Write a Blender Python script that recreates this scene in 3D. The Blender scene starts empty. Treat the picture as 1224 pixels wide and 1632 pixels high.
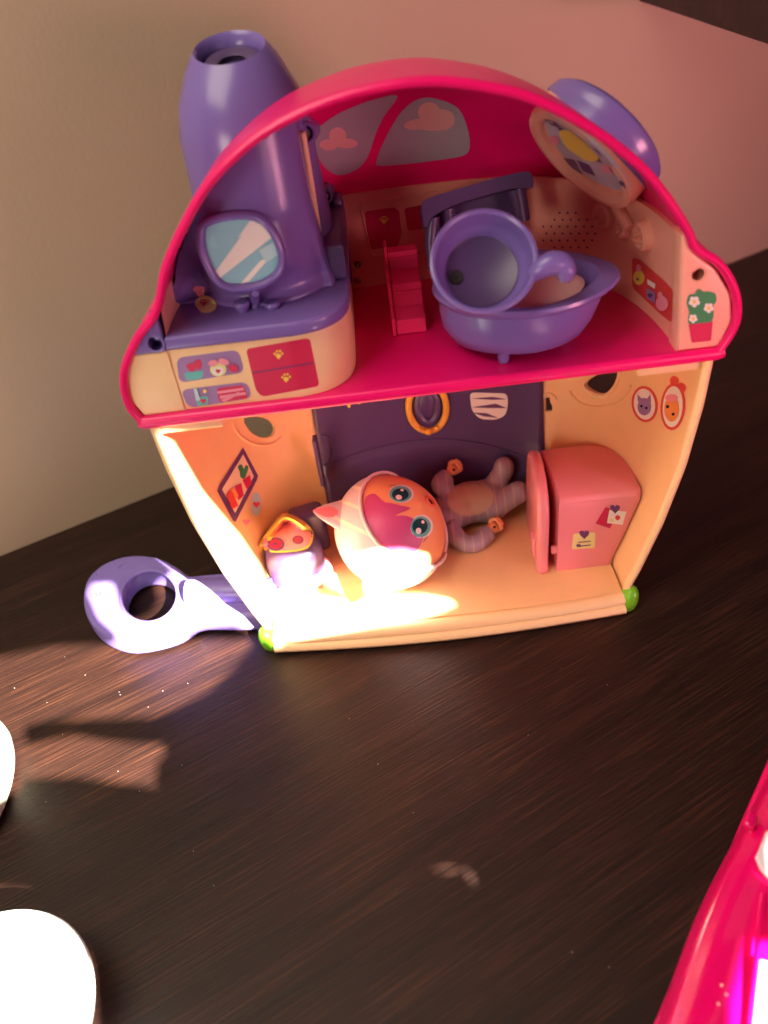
import bpy, bmesh, math, random
from mathutils import Vector, Matrix
from mathutils.bvhtree import BVHTree
from math import sin, cos, pi, radians
random.seed(4)
sc = bpy.context.scene
COL = sc.collection

# ------------------------------------------------------------ camera
CAM = Vector((-0.02134, -0.41604, 0.45627))
CR = Vector((0.99284143, -0.04987864, -0.1085266))
CU = Vector((0.11560725, 0.62964244, 0.76823522))
CF = Vector((-0.03001443, 0.77528222, -0.63090144))
FPX = 1230.0
cd = bpy.data.cameras.new('camera'); cam = bpy.data.objects.new('camera', cd); COL.objects.link(cam)
cam.matrix_world = Matrix(((CR.x, CU.x, -CF.x, CAM.x), (CR.y, CU.y, -CF.y, CAM.y), (CR.z, CU.z, -CF.z, CAM.z), (0, 0, 0, 1)))
cd.sensor_fit = 'HORIZONTAL'; cd.sensor_width = 36; cd.lens = 36 * FPX / 1224
cd.clip_start = 0.01; cd.clip_end = 50
cd.dof.use_dof = True; cd.dof.focus_distance = 0.55; cd.dof.aperture_fstop = 6.0
sc.camera = cam

# ------------------------------------------------------------ light
w = bpy.data.worlds.new('World'); sc.world = w; w.use_nodes = True
w.node_tree.nodes['Background'].inputs[0].default_value = (1.0, 0.80, 0.68, 1)
w.node_tree.nodes['Background'].inputs[1].default_value = 0.055
sc.view_settings.view_transform = 'Standard'; sc.view_settings.look = 'None'
sc.view_settings.exposure = -0.10; sc.view_settings.gamma = 1.0
SUN_DIR = Vector((0.50, -0.62, 0.60)).normalized()      # towards the sun
SUN_AIM = Vector((-0.15, 0.0, 0.03))
SUN_POS = SUN_AIM + SUN_DIR * 3.0

def aim(o, tgt):
    o.rotation_euler = (Vector(tgt) - o.location).to_track_quat('-Z', 'Y').to_euler()
def lamp(name, typ, loc, tgt, power, color, **kw):
    l = bpy.data.lights.new(name, typ); o = bpy.data.objects.new(name, l); COL.objects.link(o)
    o.location = loc; aim(o, tgt); l.energy = power; l.color = color
    for k, v in kw.items(): setattr(l, k, v)
    return o
lamp('sunbeam_lamp', 'SPOT', SUN_POS, SUN_AIM, 9000, (1.0, 0.89, 0.76), spot_size=radians(34), spot_blend=0.05, shadow_soft_size=0.006)
lamp('window_light', 'AREA', (-0.55, -0.30, 1.35), (0.0, 0.25, 0.15), 13, (1.0, 0.88, 0.70), shape='RECTANGLE', size=0.7, size_y=0.9)
lamp('front_room_light', 'AREA', (-0.60, -0.75, 0.42), (-0.05, 0.05, 0.14), 2.9, (1.0, 0.84, 0.68), shape='RECTANGLE', size=0.28, size_y=0.28)
lamp('wall_glow_light', 'AREA', (0.66, -0.50, 0.22), (0.33, 0.52, 0.30), 2.0, (1.0, 0.38, 0.46), shape='RECTANGLE', size=0.2, size_y=0.2, spread=radians(100))
lamp('low_bounce_light', 'AREA', (0.42, -0.62, 0.30), (0.10, -0.10, 0.08), 1.0, (1.0, 0.50, 0.55), shape='RECTANGLE', size=0.25, size_y=0.25)

# ------------------------------------------------------------ materials
def nodes(name):
    m = bpy.data.materials.new(name); m.use_nodes = True
    nt = m.node_tree; return m, nt, nt.nodes['Principled BSDF']
def plastic(name, col, rough=0.32, sss=0.0, bump=0.05, var=0.06, coat=0.0, scale=60):
    m, nt, p = nodes(name)
    tc = nt.nodes.new('ShaderNodeTexCoord')
    n = nt.nodes.new('ShaderNodeTexNoise'); n.inputs['Scale'].default_value = scale; n.inputs['Detail'].default_value = 5
    nt.links.new(tc.outputs['Object'], n.inputs['Vector'])
    mx = nt.nodes.new('ShaderNodeMix'); mx.data_type = 'RGBA'
    mx.inputs[6].default_value = (*[c * (1 - var) for c in col], 1); mx.inputs[7].default_value = (*[min(1, c * (1 + var)) for c in col], 1)
    nt.links.new(n.outputs['Fac'], mx.inputs[0]); nt.links.new(mx.outputs[2], p.inputs['Base Color'])
    mr = nt.nodes.new('ShaderNodeMapRange'); mr.inputs[3].default_value = rough * 0.8; mr.inputs[4].default_value = rough * 1.25
    nt.links.new(n.outputs['Fac'], mr.inputs[0]); nt.links.new(mr.outputs[0], p.inputs['Roughness'])
    n2 = nt.nodes.new('ShaderNodeTexNoise'); n2.inputs['Scale'].default_value = 22; n2.inputs['Detail'].default_value = 2
    nt.links.new(tc.outputs['Object'], n2.inputs['Vector'])
    b = nt.nodes.new('ShaderNodeBump'); b.inputs['Strength'].default_value = bump; b.inputs['Distance'].default_value = 0.004
    nt.links.new(n2.outputs['Fac'], b.inputs['Height']); nt.links.new(b.outputs[0], p.inputs['Normal'])
    if sss: p.inputs['Subsurface Weight'].default_value = sss; p.inputs['Subsurface Scale'].default_value = 0.004; p.inputs['Subsurface Radius'].default_value = (1, .5, .3)
    if coat: p.inputs['Coat Weight'].default_value = coat; p.inputs['Coat Roughness'].default_value = 0.08
    return m
PUR = plastic('purple_plastic', (0.195, 0.13, 0.43), 0.24, bump=0.02, var=0.006, scale=12)
CRM2 = plastic('warm_cream_plastic', (0.88, 0.56, 0.28), 0.36)
PEACH = plastic('peach_plastic', (0.88, 0.40, 0.30), 0.34)
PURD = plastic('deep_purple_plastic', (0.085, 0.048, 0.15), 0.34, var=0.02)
MAG = plastic('magenta_plastic', (0.86, 0.004, 0.165), 0.30)
MAG2 = plastic('glossy_magenta_plastic', (0.90, 0.002, 0.17), 0.16, coat=0.6, bump=0.12)
CRM = plastic('cream_plastic', (0.90, 0.62, 0.34), 0.36, sss=0.0)
PNK = plastic('pink_plastic', (0.86, 0.28, 0.32), 0.30, var=0.015, bump=0.03)
PNK2 = plastic('pale_pink_plastic', (0.85, 0.52, 0.52), 0.35)
PIECE = plastic('bright_pink_plastic', (0.90, 0.03, 0.17), 0.3)
GRN = plastic('green_plastic', (0.17, 0.52, 0.02), 0.3)
SKIN = plastic('doll_skin_vinyl', (0.92, 0.41, 0.19), 0.38, var=0.03)
MET = plastic('screw_metal', (0.30, 0.28, 0.27), 0.3); MET.node_tree.nodes['Principled BSDF'].inputs['Metallic'].default_value = 1
BLK = plastic('black_void', (0.012, 0.006, 0.008), 0.7)
def ink(name, col, rough=0.4): return plastic(name, col, rough, bump=0.02, var=0.05)
I_PUR = ink('print_purple', (0.14, 0.05, 0.17)); I_LIL = ink('print_lilac', (0.32, 0.18, 0.42)); I_MAG = ink('print_magenta', (0.62, 0.02, 0.09))
I_PNK = ink('print_pink', (0.85, 0.28, 0.38)); I_WHT = ink('print_white', (0.85, 0.80, 0.76)); I_CRM = ink('print_cream', (0.85, 0.66, 0.45))
I_YEL = ink('print_yellow', (0.86, 0.60, 0.10)); I_PYL = ink('print_pale_yellow', (0.80, 0.74, 0.30)); I_GRN = ink('print_green', (0.05, 0.26, 0.10))
I_TEAL = ink('print_teal', (0.12, 0.48, 0.46)); I_BLU = ink('print_mirror_blue', (0.28, 0.55, 0.66), 0.25); I_SKY = ink('print_sky', (0.42, 0.36, 0.42)); I_CLD = ink('print_cloud', (0.82, 0.42, 0.40))
I_RED = ink('print_red', (0.72, 0.06, 0.06)); I_ORG = ink('print_orange', (0.85, 0.30, 0.08)); I_BLK = ink('print_black', (0.02, 0.015, 0.02), 0.25); I_HAIR = ink('print_hair', (0.60, 0.08, 0.25)); I_GOLD = ink('gold_plastic', (0.80, 0.42, 0.06), 0.3)
I_TEALD = ink('print_dark_teal', (0.01, 0.06, 0.08), 0.2); I_LSKY = ink('print_pale_blue', (0.45, 0.66, 0.72)); I_ARG = ink('print_grey_lilac', (0.50, 0.42, 0.52))

def striped(name, base, stripe, scale, axis='X', thr=0.86, dist=1.2):
    m, nt, p = nodes(name)
    tc = nt.nodes.new('ShaderNodeTexCoord'); wv = nt.nodes.new('ShaderNodeTexWave')
    wv.bands_direction = axis; wv.inputs['Scale'].default_value = scale; wv.inputs['Distortion'].default_value = dist; wv.inputs['Detail'].default_value = 1; wv.inputs['Detail Scale'].default_value = 0.6
    nt.links.new(tc.outputs['Object'], wv.inputs['Vector'])
    r = nt.nodes.new('ShaderNodeValToRGB'); r.color_ramp.elements[0].position = thr; r.color_ramp.elements[0].color = (*base, 1)
    r.color_ramp.elements[1].position = min(1, thr + 0.05); r.color_ramp.elements[1].color = (*stripe, 1)
    nt.links.new(wv.outputs['Fac'], r.inputs[0]); nt.links.new(r.outputs[0], p.inputs['Base Color']); p.inputs['Roughness'].default_value = 0.4
    return m
SUIT = striped('striped_doll_suit', (0.34, 0.26, 0.32), (0.50, 0.38, 0.30), 40, 'X', 0.93, 1.0)
HOOD = striped('striped_doll_hood', (0.72, 0.58, 0.66), (0.92, 0.80, 0.68), 24, 'DIAGONAL', 0.88, 2.5)

def wood():
    m, nt, p = nodes('dark_brushed_wood')
    L = nt.links.new; N = nt.nodes.new
    tc = N('ShaderNodeTexCoord')
    mp = N('ShaderNodeMapping'); mp.vector_type = 'TEXTURE'; mp.inputs['Rotation'].default_value = (0, 0, radians(27.3)); L(tc.outputs['Object'], mp.inputs[0])
    sc1 = N('ShaderNodeMapping'); sc1.inputs['Scale'].default_value = (7, 330, 1); L(mp.outputs[0], sc1.inputs[0])
    n1 = N('ShaderNodeTexNoise'); n1.inputs['Scale'].default_value = 2.2; n1.inputs['Detail'].default_value = 8; n1.inputs['Roughness'].default_value = 0.62; L(sc1.outputs[0], n1.inputs[0])
    sc2 = N('ShaderNodeMapping'); sc2.inputs['Scale'].default_value = (1.5, 26, 1); L(mp.outputs[0], sc2.inputs[0])
    n2 = N('ShaderNodeTexNoise'); n2.inputs['Scale'].default_value = 2.0; n2.inputs['Detail'].default_value = 5; L(sc2.outputs[0], n2.inputs[0])
    r = N('ShaderNodeValToRGB'); e = r.color_ramp.elements
    e[0].position = 0.30; e[0].color = (0.010, 0.0045, 0.004, 1); e[1].position = 0.74; e[1].color = (0.080, 0.028, 0.012, 1)
    el = e.new(0.52); el.color = (0.023, 0.0085, 0.0060, 1)
    L(n1.outputs[0], r.inputs[0])
    r2 = N('ShaderNodeValToRGB'); r2.color_ramp.elements[0].position = 0.35; r2.color_ramp.elements[0].color = (0.55, 0.5, 0.5, 1); r2.color_ramp.elements[1].position = 0.7; r2.color_ramp.elements[1].color = (1.25, 1.2, 1.1, 1)
    L(n2.outputs[0], r2.inputs[0])
    mx = N('ShaderNodeMix'); mx.data_type = 'RGBA'; mx.blend_type = 'MULTIPLY'; mx.inputs[0].default_value = 1
    L(r.outputs[0], mx.inputs[6]); L(r2.outputs[0], mx.inputs[7]); L(mx.outputs[2], p.inputs['Base Color'])
    b = N('ShaderNodeBump'); b.inputs['Strength'].default_value = 0.8; b.inputs['Distance'].default_value = 0.0006; L(n1.outputs[0], b.inputs['Height']); L(b.outputs[0], p.inputs['Normal'])
    mr = N('ShaderNodeMapRange'); mr.inputs[3].default_value = 0.36; mr.inputs[4].default_value = 0.62; L(n1.outputs[0], mr.inputs[0]); L(mr.outputs[0], p.inputs['Roughness']); p.inputs['Specular IOR Level'].default_value = 0.35
    return m
WOOD = wood()
def wallmat():
    m, nt, p = nodes('beige_painted_wall'); L = nt.links.new; N = nt.nodes.new
    tc = N('ShaderNodeTexCoord'); n = N('ShaderNodeTexNoise'); n.inputs['Scale'].default_value = 3.5; n.inputs['Detail'].default_value = 6; L(tc.outputs['Object'], n.inputs[0])
    mx = N('ShaderNodeMix'); mx.data_type = 'RGBA'; mx.inputs[6].default_value = (0.52, 0.41, 0.28, 1); mx.inputs[7].default_value = (0.68, 0.54, 0.38, 1)
    L(n.outputs[0], mx.inputs[0]); L(mx.outputs[2], p.inputs['Base Color']); p.inputs['Roughness'].default_value = 0.62
    n2 = N('ShaderNodeTexNoise'); n2.inputs['Scale'].default_value = 260; n2.inputs['Detail'].default_value = 3; L(tc.outputs['Object'], n2.inputs[0])
    b = N('ShaderNodeBump'); b.inputs['Strength'].default_value = 0.16; b.inputs['Distance'].default_value = 0.0012; L(n2.outputs[0], b.inputs['Height']); L(b.outputs[0], p.inputs['Normal'])
    return m
WALL = wallmat()
CAB = plastic('dark_cabinet_laminate', (0.022, 0.010, 0.009), 0.5)
STONE = plastic('mottled_pale_stone', (0.62, 0.64, 0.50), 0.5, var=0.3, scale=90, bump=0.3)
WHITE = plastic('white_glazed_ceramic', (0.90, 0.95, 0.95), 0.2)

# ------------------------------------------------------------ helpers
ORG = {}
def tag(o, label=None, cat=None, group=None, kind=None):
    if label: o['label'] = label
    if cat: o['category'] = cat
    if group: o['group'] = group
    if kind: o['kind'] = kind
    return o
def thing(name, loc, label, cat):
    o = bpy.data.objects.new(name, None); o.location = loc; o.empty_display_size = 0.01; COL.objects.link(o)
    ORG[o] = Vector(loc); return tag(o, label, cat)
def mk(name, geo, mat, parent=None, smooth=True, label=None):
    """geo = (verts, faces[, matidx]) in world coordinates"""
    V, F = geo[0], geo[1]
    org = ORG.get(parent, Vector((0, 0, 0)))
    me = bpy.data.meshes.new(name)
    me.from_pydata([tuple(Vector(v) - org) for v in V], [], F)
    mats = mat if isinstance(mat, (list, tuple)) else [mat]
    for m in mats: me.materials.append(m)
    if len(geo) > 2:
        for i, k in enumerate(geo[2]): me.polygons[i].material_index = k
    bm = bmesh.new(); bm.from_mesh(me)
    bmesh.ops.remove_doubles(bm, verts=bm.verts, dist=1e-6)
    bmesh.ops.recalc_face_normals(bm, faces=bm.faces)
    bm.to_mesh(me); bm.free()
    if smooth:
        me.polygons.foreach_set('use_smooth', [True] * len(me.polygons))
        try: me.set_sharp_from_angle(angle=radians(38))
        except Exception: pass
    o = bpy.data.objects.new(name, me); COL.objects.link(o); o.parent = parent; ORG[o] = org
    if label: o['label'] = label
    return o
def join(*gs):
    V, F, M = [], [], []
    for g in gs:
        k = len(V); V += [Vector(v) for v in g[0]]; F += [tuple(i + k for i in f) for f in g[1]]
        M += list(g[2]) if len(g) > 2 else [0] * len(g[1])
    return V, F, M
def withmat(g, k): return g[0], g[1], [k] * len(g[1])
def xf(g, M): return ([M @ Vector(v) for v in g[0]],) + tuple(g[1:])
def frame(z, origin=(0, 0, 0), xhint=(1, 0, 0)):
    z = Vector(z).normalized(); x = Vector(xhint); x = (x - z * x.dot(z)).normalized(); y = z.cross(x)
    o = Vector(origin)
    return Matrix(((x.x, y.x, z.x, o.x), (x.y, y.y, z.y, o.y), (x.z, y.z, z.z, o.z), (0, 0, 0, 1)))
def rbox(c, s, b=0.002, rot=(0, 0, 0), seg=3):
    bm = bmesh.new(); bmesh.ops.create_cube(bm, size=1)
    for v in bm.verts: v.co = Vector((v.co.x * s[0], v.co.y * s[1], v.co.z * s[2]))
    if b: bmesh.ops.bevel(bm, geom=list(bm.edges), offset=b, segments=seg, profile=0.5, affect='EDGES')
    from mathutils import Euler
    M = Matrix.Translation(c) @ Euler([radians(a) for a in rot]).to_matrix().to_4x4()
    g = ([M @ v.co for v in bm.verts], [tuple(v.index for v in f.verts) for f in bm.faces])
    bm.free(); return g
def prism(pts, z0, z1, b=0.0, M=None, seg=3):
    """2D outline (x,y) extruded z0..z1, bevelled"""
    bm = bmesh.new()
    vs = [bm.verts.new((p[0], p[1], z0)) for p in pts]; f = bm.faces.new(vs)
    r = bmesh.ops.extrude_face_region(bm, geom=[f])
    top = [v for v in r['geom'] if isinstance(v, bmesh.types.BMVert)]
    for v in top: v.co.z = z1
    bm.normal_update()
    if b:
        ed = [e for e in bm.edges if abs(e.verts[0].co.z - e.verts[1].co.z) < 1e-7]
        bmesh.ops.bevel(bm, geom=ed, offset=b, segments=seg, profile=0.5, affect='EDGES', clamp_overlap=True)
    bm.verts.index_update()
    g = ([(M @ v.co if M else v.co.copy()) for v in bm.verts], [tuple(v.index for v in f.verts) for f in bm.faces])
    bm.free(); return g
XZ = lambda y=0: Matrix(((1, 0, 0, 0), (0, 0, -1, y), (0, 1, 0, 0), (0, 0, 0, 1)))   # (x,z) outline, extruded toward -y
def lathe(prof, n=48, M=None, cap0=False, cap1=False):
    V, F = [], []
    for r, z in prof:
        for k in range(n): a = 2 * pi * k / n; V.append(Vector((r * cos(a), r * sin(a), z)))
    for i in range(len(prof) - 1):
        for k in range(n): F.append((i * n + k, i * n + (k + 1) % n, (i + 1) * n + (k + 1) % n, (i + 1) * n + k))
    if cap0: F.append(tuple(range(n))[::-1])
    if cap1: F.append(tuple(range((len(prof) - 1) * n, len(prof) * n)))
    if M: V = [M @ v for v in V]
    return V, F
def catmull(P, sub=6, closed=False):
    P = [Vector(p) for p in P]; n = len(P); out = []
    rng = n if closed else n - 1
    for i in range(rng):
        g = (lambda k: P[k % n]) if closed else (lambda k: P[max(0, min(n - 1, k))])
        a, b, c, d = g(i - 1), g(i), g(i + 1), g(i + 2)
        for s in range(sub):
            t = s / sub
            out.append(0.5 * ((2 * b) + (c - a) * t + (2 * a - 5 * b + 4 * c - d) * t * t + (3 * b - a - 3 * c + d) * t ** 3))
    if not closed: out.append(P[-1])
    return out
def tube(path, rad, n=10, closed=False, flat=None):
    """rad: float or list; flat=(a,b) cross-section scaling with reference up (0,1,0)"""
    P = [Vector(p) for p in path]; m = len(P); V, F = [], []
    R = rad if isinstance(rad, (list, tuple)) else [rad] * m
    ref = None
    for i in range(m):
        t = (P[(i + 1) % m] - P[i - 1]) if closed else (P[min(m - 1, i + 1)] - P[max(0, i - 1)])
        t.normalize()
        if flat: a = Vector(flat[2]); a = (a - t * a.dot(t)).normalized()
        else:
            if ref is None: ref = Vector((0, 0, 1)) if abs(t.z) < 0.9 else Vector((1, 0, 0))
            a = (ref - t * ref.dot(t)).normalized(); ref = a
        b = t.cross(a)
        fa, fb = (flat[0], flat[1]) if flat else (1, 1)
        for k in range(n): q = 2 * pi * k / n; V.append(P[i] + a * (R[i] * fa * cos(q)) + b * (R[i] * fb * sin(q)))
    for i in range(m if closed else m - 1):
        j = (i + 1) % m
        for k in range(n): F.append((i * n + k, i * n + (k + 1) % n, j * n + (k + 1) % n, j * n + k))
    if not closed: F.append(tuple(range(n))[::-1]); F.append(tuple(range((m - 1) * n, m * n)))
    return V, F
def ellipsoid(c, r, M=None, nu=32, nv=20, e=1.0):
    V, F = [], []
    sg = lambda x: math.copysign(abs(x) ** e, x)
    for i in range(nv + 1):
        p = -pi / 2 + pi * i / nv
        for k in range(nu):
            a = 2 * pi * k / nu
            v = Vector((r[0] * sg(cos(p)) * sg(cos(a)), r[1] * sg(cos(p)) * sg(sin(a)), r[2] * sg(sin(p))))
            V.append((M @ v if M else v) + Vector(c))
    for i in range(nv):
        for k in range(nu): F.append((i * nu + k, i * nu + (k + 1) % nu, (i + 1) * nu + (k + 1) % nu, (i + 1) * nu + k))
    return V, F
def grid(fn, nu, nv):
    V = [Vector(fn(i / nu, j / nv)) for i in range(nu + 1) for j in range(nv + 1)]
    F = [(i * (nv + 1) + j, (i + 1) * (nv + 1) + j, (i + 1) * (nv + 1) + j + 1, i * (nv + 1) + j + 1) for i in range(nu) for j in range(nv)]
    return V, F
def cut(g, co, no, keep_pos=True):
    bm = bmesh.new(); vs = [bm.verts.new(v) for v in g[0]]
    for f in g[1]:
        try: bm.faces.new([vs[i] for i in f])
        except ValueError: pass
    bmesh.ops.bisect_plane(bm, geom=list(bm.verts) + list(bm.edges) + list(bm.faces), dist=1e-7, plane_co=co, plane_no=no, clear_inner=keep_pos, clear_outer=not keep_pos)
    bm.verts.index_update()
    r = ([v.co.copy() for v in bm.verts], [tuple(v.index for v in f.verts) for f in bm.faces]); bm.free(); return r
def bake(o):
    dg = bpy.context.evaluated_depsgraph_get(); ev = o.evaluated_get(dg)
    me = bpy.data.meshes.new_from_object(ev, depsgraph=dg); me.name = o.name; o.modifiers.clear(); o.data = me; return o
def remesh(o, vox, smooth=6):
    m = o.modifiers.new('r', 'REMESH'); m.mode = 'VOXEL'; m.voxel_size = vox; m.use_smooth_shade = True
    s = o.modifiers.new('s', 'SMOOTH'); s.iterations = smooth; s.factor = 0.6
    return bake(o)
def boolcut(o, geo):
    c = mk('cutter', geo, BLK, None, False)
    m = o.modifiers.new('b', 'BOOLEAN'); m.operation = 'DIFFERENCE'; m.object = c; m.solver = 'EXACT'
    bake(o); bpy.data.objects.remove(c)
# --- tracing outlines onto the surfaces they are printed on
def ray(u, v): return (CF + CR * ((u - 612) / FPX) - CU * ((v - 816) / FPX)).normalized()
def at_z(u, v, z): d = ray(u, v); return CAM + d * ((z - CAM.z) / d.z)
def at_y(u, v, y): d = ray(u, v); return CAM + d * ((y - CAM.y) / d.y)
def bvh(*objs):
    V, P = [], []
    for o in objs:
        k = len(V); V += [v.co + ORG[o] for v in o.data.vertices]; P += [tuple(i + k for i in p.vertices) for p in o.data.polygons]
    return BVHTree.FromPolygons(V, P)
def trace(tree, outline, off, step=7, rings=(1, .8, .6, .4, .2)):
    pts = [Vector((p[0], p[1])) for p in outline]; dense = []
    for i, p in enumerate(pts):
        q = pts[(i + 1) % len(pts)]; n = max(1, int((q - p).length / step))
        dense += [p.lerp(q, k / n) for k in range(n)]
    c = sum(pts, Vector((0, 0))) / len(pts)
    big = max((p - c).length for p in pts)
    if big < 14: rings = (1, .5)
    V, F = [], []; n = len(dense); last = None
    def hit(p):
        nonlocal last
        loc, nor, idx, dist = tree.ray_cast(CAM, ray(p.x, p.y))
        if loc is None:
            if last is None: return None
            d = ray(p.x, p.y); t = (last[0] - CAM).dot(last[1]) / d.dot(last[1]); return CAM + d * t + last[1] * off
        if nor.dot(ray(p.x, p.y)) > 0: nor = -nor
        last = (loc, nor); return loc + nor * off
    cc = hit(c)
    for r in rings:
        for p in dense: V.append(hit(c.lerp(p, r)))
    V.append(cc); m = len(rings)
    if any(v is None for v in V): return [], []
    for j in range(m - 1):
        for k in range(n): F.append((j * n + k, j * n + (k + 1) % n, (j + 1) * n + (k + 1) % n, (j + 1) * n + k))
    for k in range(n): F.append(((m - 1) * n + k, (m - 1) * n + (k + 1) % n, m * n))
    return V, F
def sticker(name, parent, tree, layers, label=None, base=0.00025):
    gs, mats = [], []
    for k, (outs, mat) in enumerate(layers):
        if not isinstance(outs[0][0], (list, tuple, Vector)): outs = [outs]
        if mat not in mats: mats.append(mat)
        for o_ in outs:
            g = trace(tree, o_, base + 0.00018 * k); gs.append(withmat(g, mats.index(mat)))
    return mk(name, join(*gs), mats, parent, True, label)
def circ(u, v, a, b=None, ang=0, n=20):
    b = a if b is None else b; q = radians(ang)
    return [(u + a * cos(t) * cos(q) - b * sin(t) * sin(q), v + a * cos(t) * sin(q) + b * sin(t) * cos(q)) for t in [2 * pi * k / n for k in range(n)]]
def smooth2(P, sub=4): return [(p.x, p.y) for p in catmull([(a, b) for a, b in P], sub, True)]
def rpoly(P, r=5, n=4):
    out = []; m = len(P)
    for i in range(m):
        a, b, c = Vector(P[i - 1]), Vector(P[i]), Vector(P[(i + 1) % m])
        d1 = (a - b); d2 = (c - b); rr = min(r, d1.length * .45, d2.length * .45); s = b + d1.normalized() * rr; e = b + d2.normalized() * rr
        for k in range(n + 1): t = k / n; out.append(tuple(s * (1 - t) ** 2 + b * 2 * t * (1 - t) + e * t * t))
    return out
def heart(u, v, s, ang=0):
    q = radians(ang); o = []
    for k in range(18):
        t = 2 * pi * k / 18; x = 16 * sin(t) ** 3 / 16 * s; y = -(13 * cos(t) - 5 * cos(2 * t) - 2 * cos(3 * t) - cos(4 * t)) / 16 * s
        o.append((u + x * cos(q) - y * sin(q), v + x * sin(q) + y * cos(q)))
    return o
def paw(u, v, s): return [circ(u, v + s * .3, s * .55, s * .45)] + [circ(u + s * a, v + s * b, s * .25) for a, b in ((-.75, -.1), (-.3, -.6), (.3, -.65), (.75, -.15))] + [circ(u, v + s * .75, s * .2)]
def flower(u, v, s): return [circ(u + s * .6 * cos(t), v + s * .6 * sin(t), s * .42) for t in [2 * pi * k / 5 + .3 for k in range(5)]]

# ------------------------------------------------------------ setting
Wd = Vector((0.871, 0.449, 0)).normalized(); Wn = Vector((0.449, -0.871, 0)).normalized(); W0 = Vector((-0.412, 0.147, 0))
def wpt(s, z, d=0): return W0 + Wd * s + Wn * d + Vector((0, 0, z))
tp = []
M = frame((0, 0, 1), W0, Wd)
table = mk('table_top', prism([(-0.9, -1.5), (2.0, -1.5), (2.0, -0.0005), (-0.9, -0.0005)], -0.03, 0.0, 0.002, M), WOOD, None, True); tag(table, 'dark brown wooden table top with fine straight grain', kind='structure')
wall = mk('wall', prism([(-1.2, 0.0), (2.2, 0.0), (2.2, 0.06), (-1.2, 0.06)], -0.03, 1.3, 0.002, M), WALL, None, True); tag(wall, 'plain beige wall behind the toy house', kind='structure')
cb = mk('wall_cabinet', rbox((0, 0, 0), (0.62, 0.31, 0.36), 0.002, (0, 0, 0)), CAB, None, True)
cabM = frame((0, 0, 1), (0, 0, 0), (0.995, 0.05, 0))
bpy.data.objects.remove(cb)
cabroot = thing('wall_cabinet', (0.30, 0.48, 0.33), 'dark brown cabinet with sharp lower corner mounted on the wall at upper right', 'cabinet')
A = Vector((0.270, 0.497)); B = Vector((0.278, 0.216)); C_ = Vector((0.80, 0.216)); D_ = Vector((0.80, 0.765))
mk('cabinet_body', prism([tuple(A), tuple(B), tuple(C_), tuple(D_)], 0.333, 0.75, 0.0015), CAB, cabroot)
ins = [tuple(p) for p in (A + Vector((.02, -.02)), B + Vector((.02, .012)), C_ + Vector((-.02, .012)), D_ + Vector((-.02, -.04)))]
mk('cabinet_base_panel', prism(ins, 0.330, 0.3335, 0.001), CAB, cabroot)

# ------------------------------------------------------------ toy house
house = thing('toy_house', (0, 0, 0), 'two-storey toy house with magenta domed roof, cream ground floor and purple chimney', 'toy house')
Z1 = 0.215; NX = 3.5; DU = 0.160
prof = [(-.180, .214), (-.184, .228), (-.180, .248), (-.166, .268), (-.153, .280), (-.146, .290), (-.137, .308), (-.121, .329), (-.103, .348), (-.080, .3635), (-.059, .3725), (-.036, .3785), (-.012, .3815), (.015, .381), (.042, .375), (.063, .3675), (.088, .3535), (.115, .333), (.133, .314), (.149, .292), (.155, .281), (.170, .270), (.182, .252), (.186, .232), (.179, .214)]
PR = catmull([(a, b, 0) for a, b in prof], 5)
def dome(ins):
    ks = 1 - ins / 0.18
    P = [(p.x * ks, Z1 - 0.001 + (p.y - Z1 + 0.001) * (1 - ins / 0.166)) for p in PR]; n = len(P) - 1
    def fn(a, b):
        i = min(n, int(round(a * n))); x, z = P[i]
        ph = b * pi / 2; s = max(0.0, cos(ph)) ** (2 / NX); y = (DU - ins) * sin(ph) ** (2 / NX)
        return (x * s, y, Z1 - 0.001 + (z - Z1 + 0.001) * s)
    return grid(fn, n, 26)
ZB = 0.286
outer = mk('roof_shell', join(dome(0), cut(dome(0.0028), (0, 0, ZB), (0, 0, 1), True)), MAG, house)
def bandfn(a, b):
    z = .2166 + (ZB + .0006 - .2166) * min(1, b * 1.06); t = pi * a; c = cos(t)
    k = .0045 if b > .97 else 0; W = .1530 - .0075 * b + k; D = .1540 - .0015 * b + k * .5
    return (-math.copysign(abs(c) ** (2 / 2.9), c) * W, D * max(0, sin(t)) ** (2 / 2.9), z)
band = mk('upper_back_wall', grid(bandfn, 72, 18), PEACH, house, label='peach inner wall band under the magenta dome')
# rim along the front edge, floor slab
rim_path = [(p.x * .992, -0.001, Z1 + (p.y - Z1) * .990) for p in PR]
mk('roof_rim', tube(rim_path, 1.0, 12, False, (0.0042, 0.0026, (0, 1, 0))), MAG, house)
def plan(w, d, n=NX, k=40, y0=0.0):
    o = []
    for i in range(k + 1):
        t = pi * i / k; c = cos(t); o.append((-math.copysign(abs(c) ** (2 / n), c) * w, y0 + d * sin(t) ** (2 / n)))
    return o
pf = plan(.1775, DU - .002); pf = [(.1775, -.001)] + pf[::-1] + [(-.1775, -.001)]
ufloor = mk('upper_floor', prism(pf, .2095, .2165, .0004), MAG, house)
mk('floor_lip', tube([(-.180, -.0015, .2135), (-.176, -.002, .2125)] + [(-.176 + .352 * i / 10, -.002, .2125) for i in range(1, 11)] + [(.180, -.0015, .2135)], 1.0, 12, False, (.0036, .0042, (0, 1, 0))), MAG, house)

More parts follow.
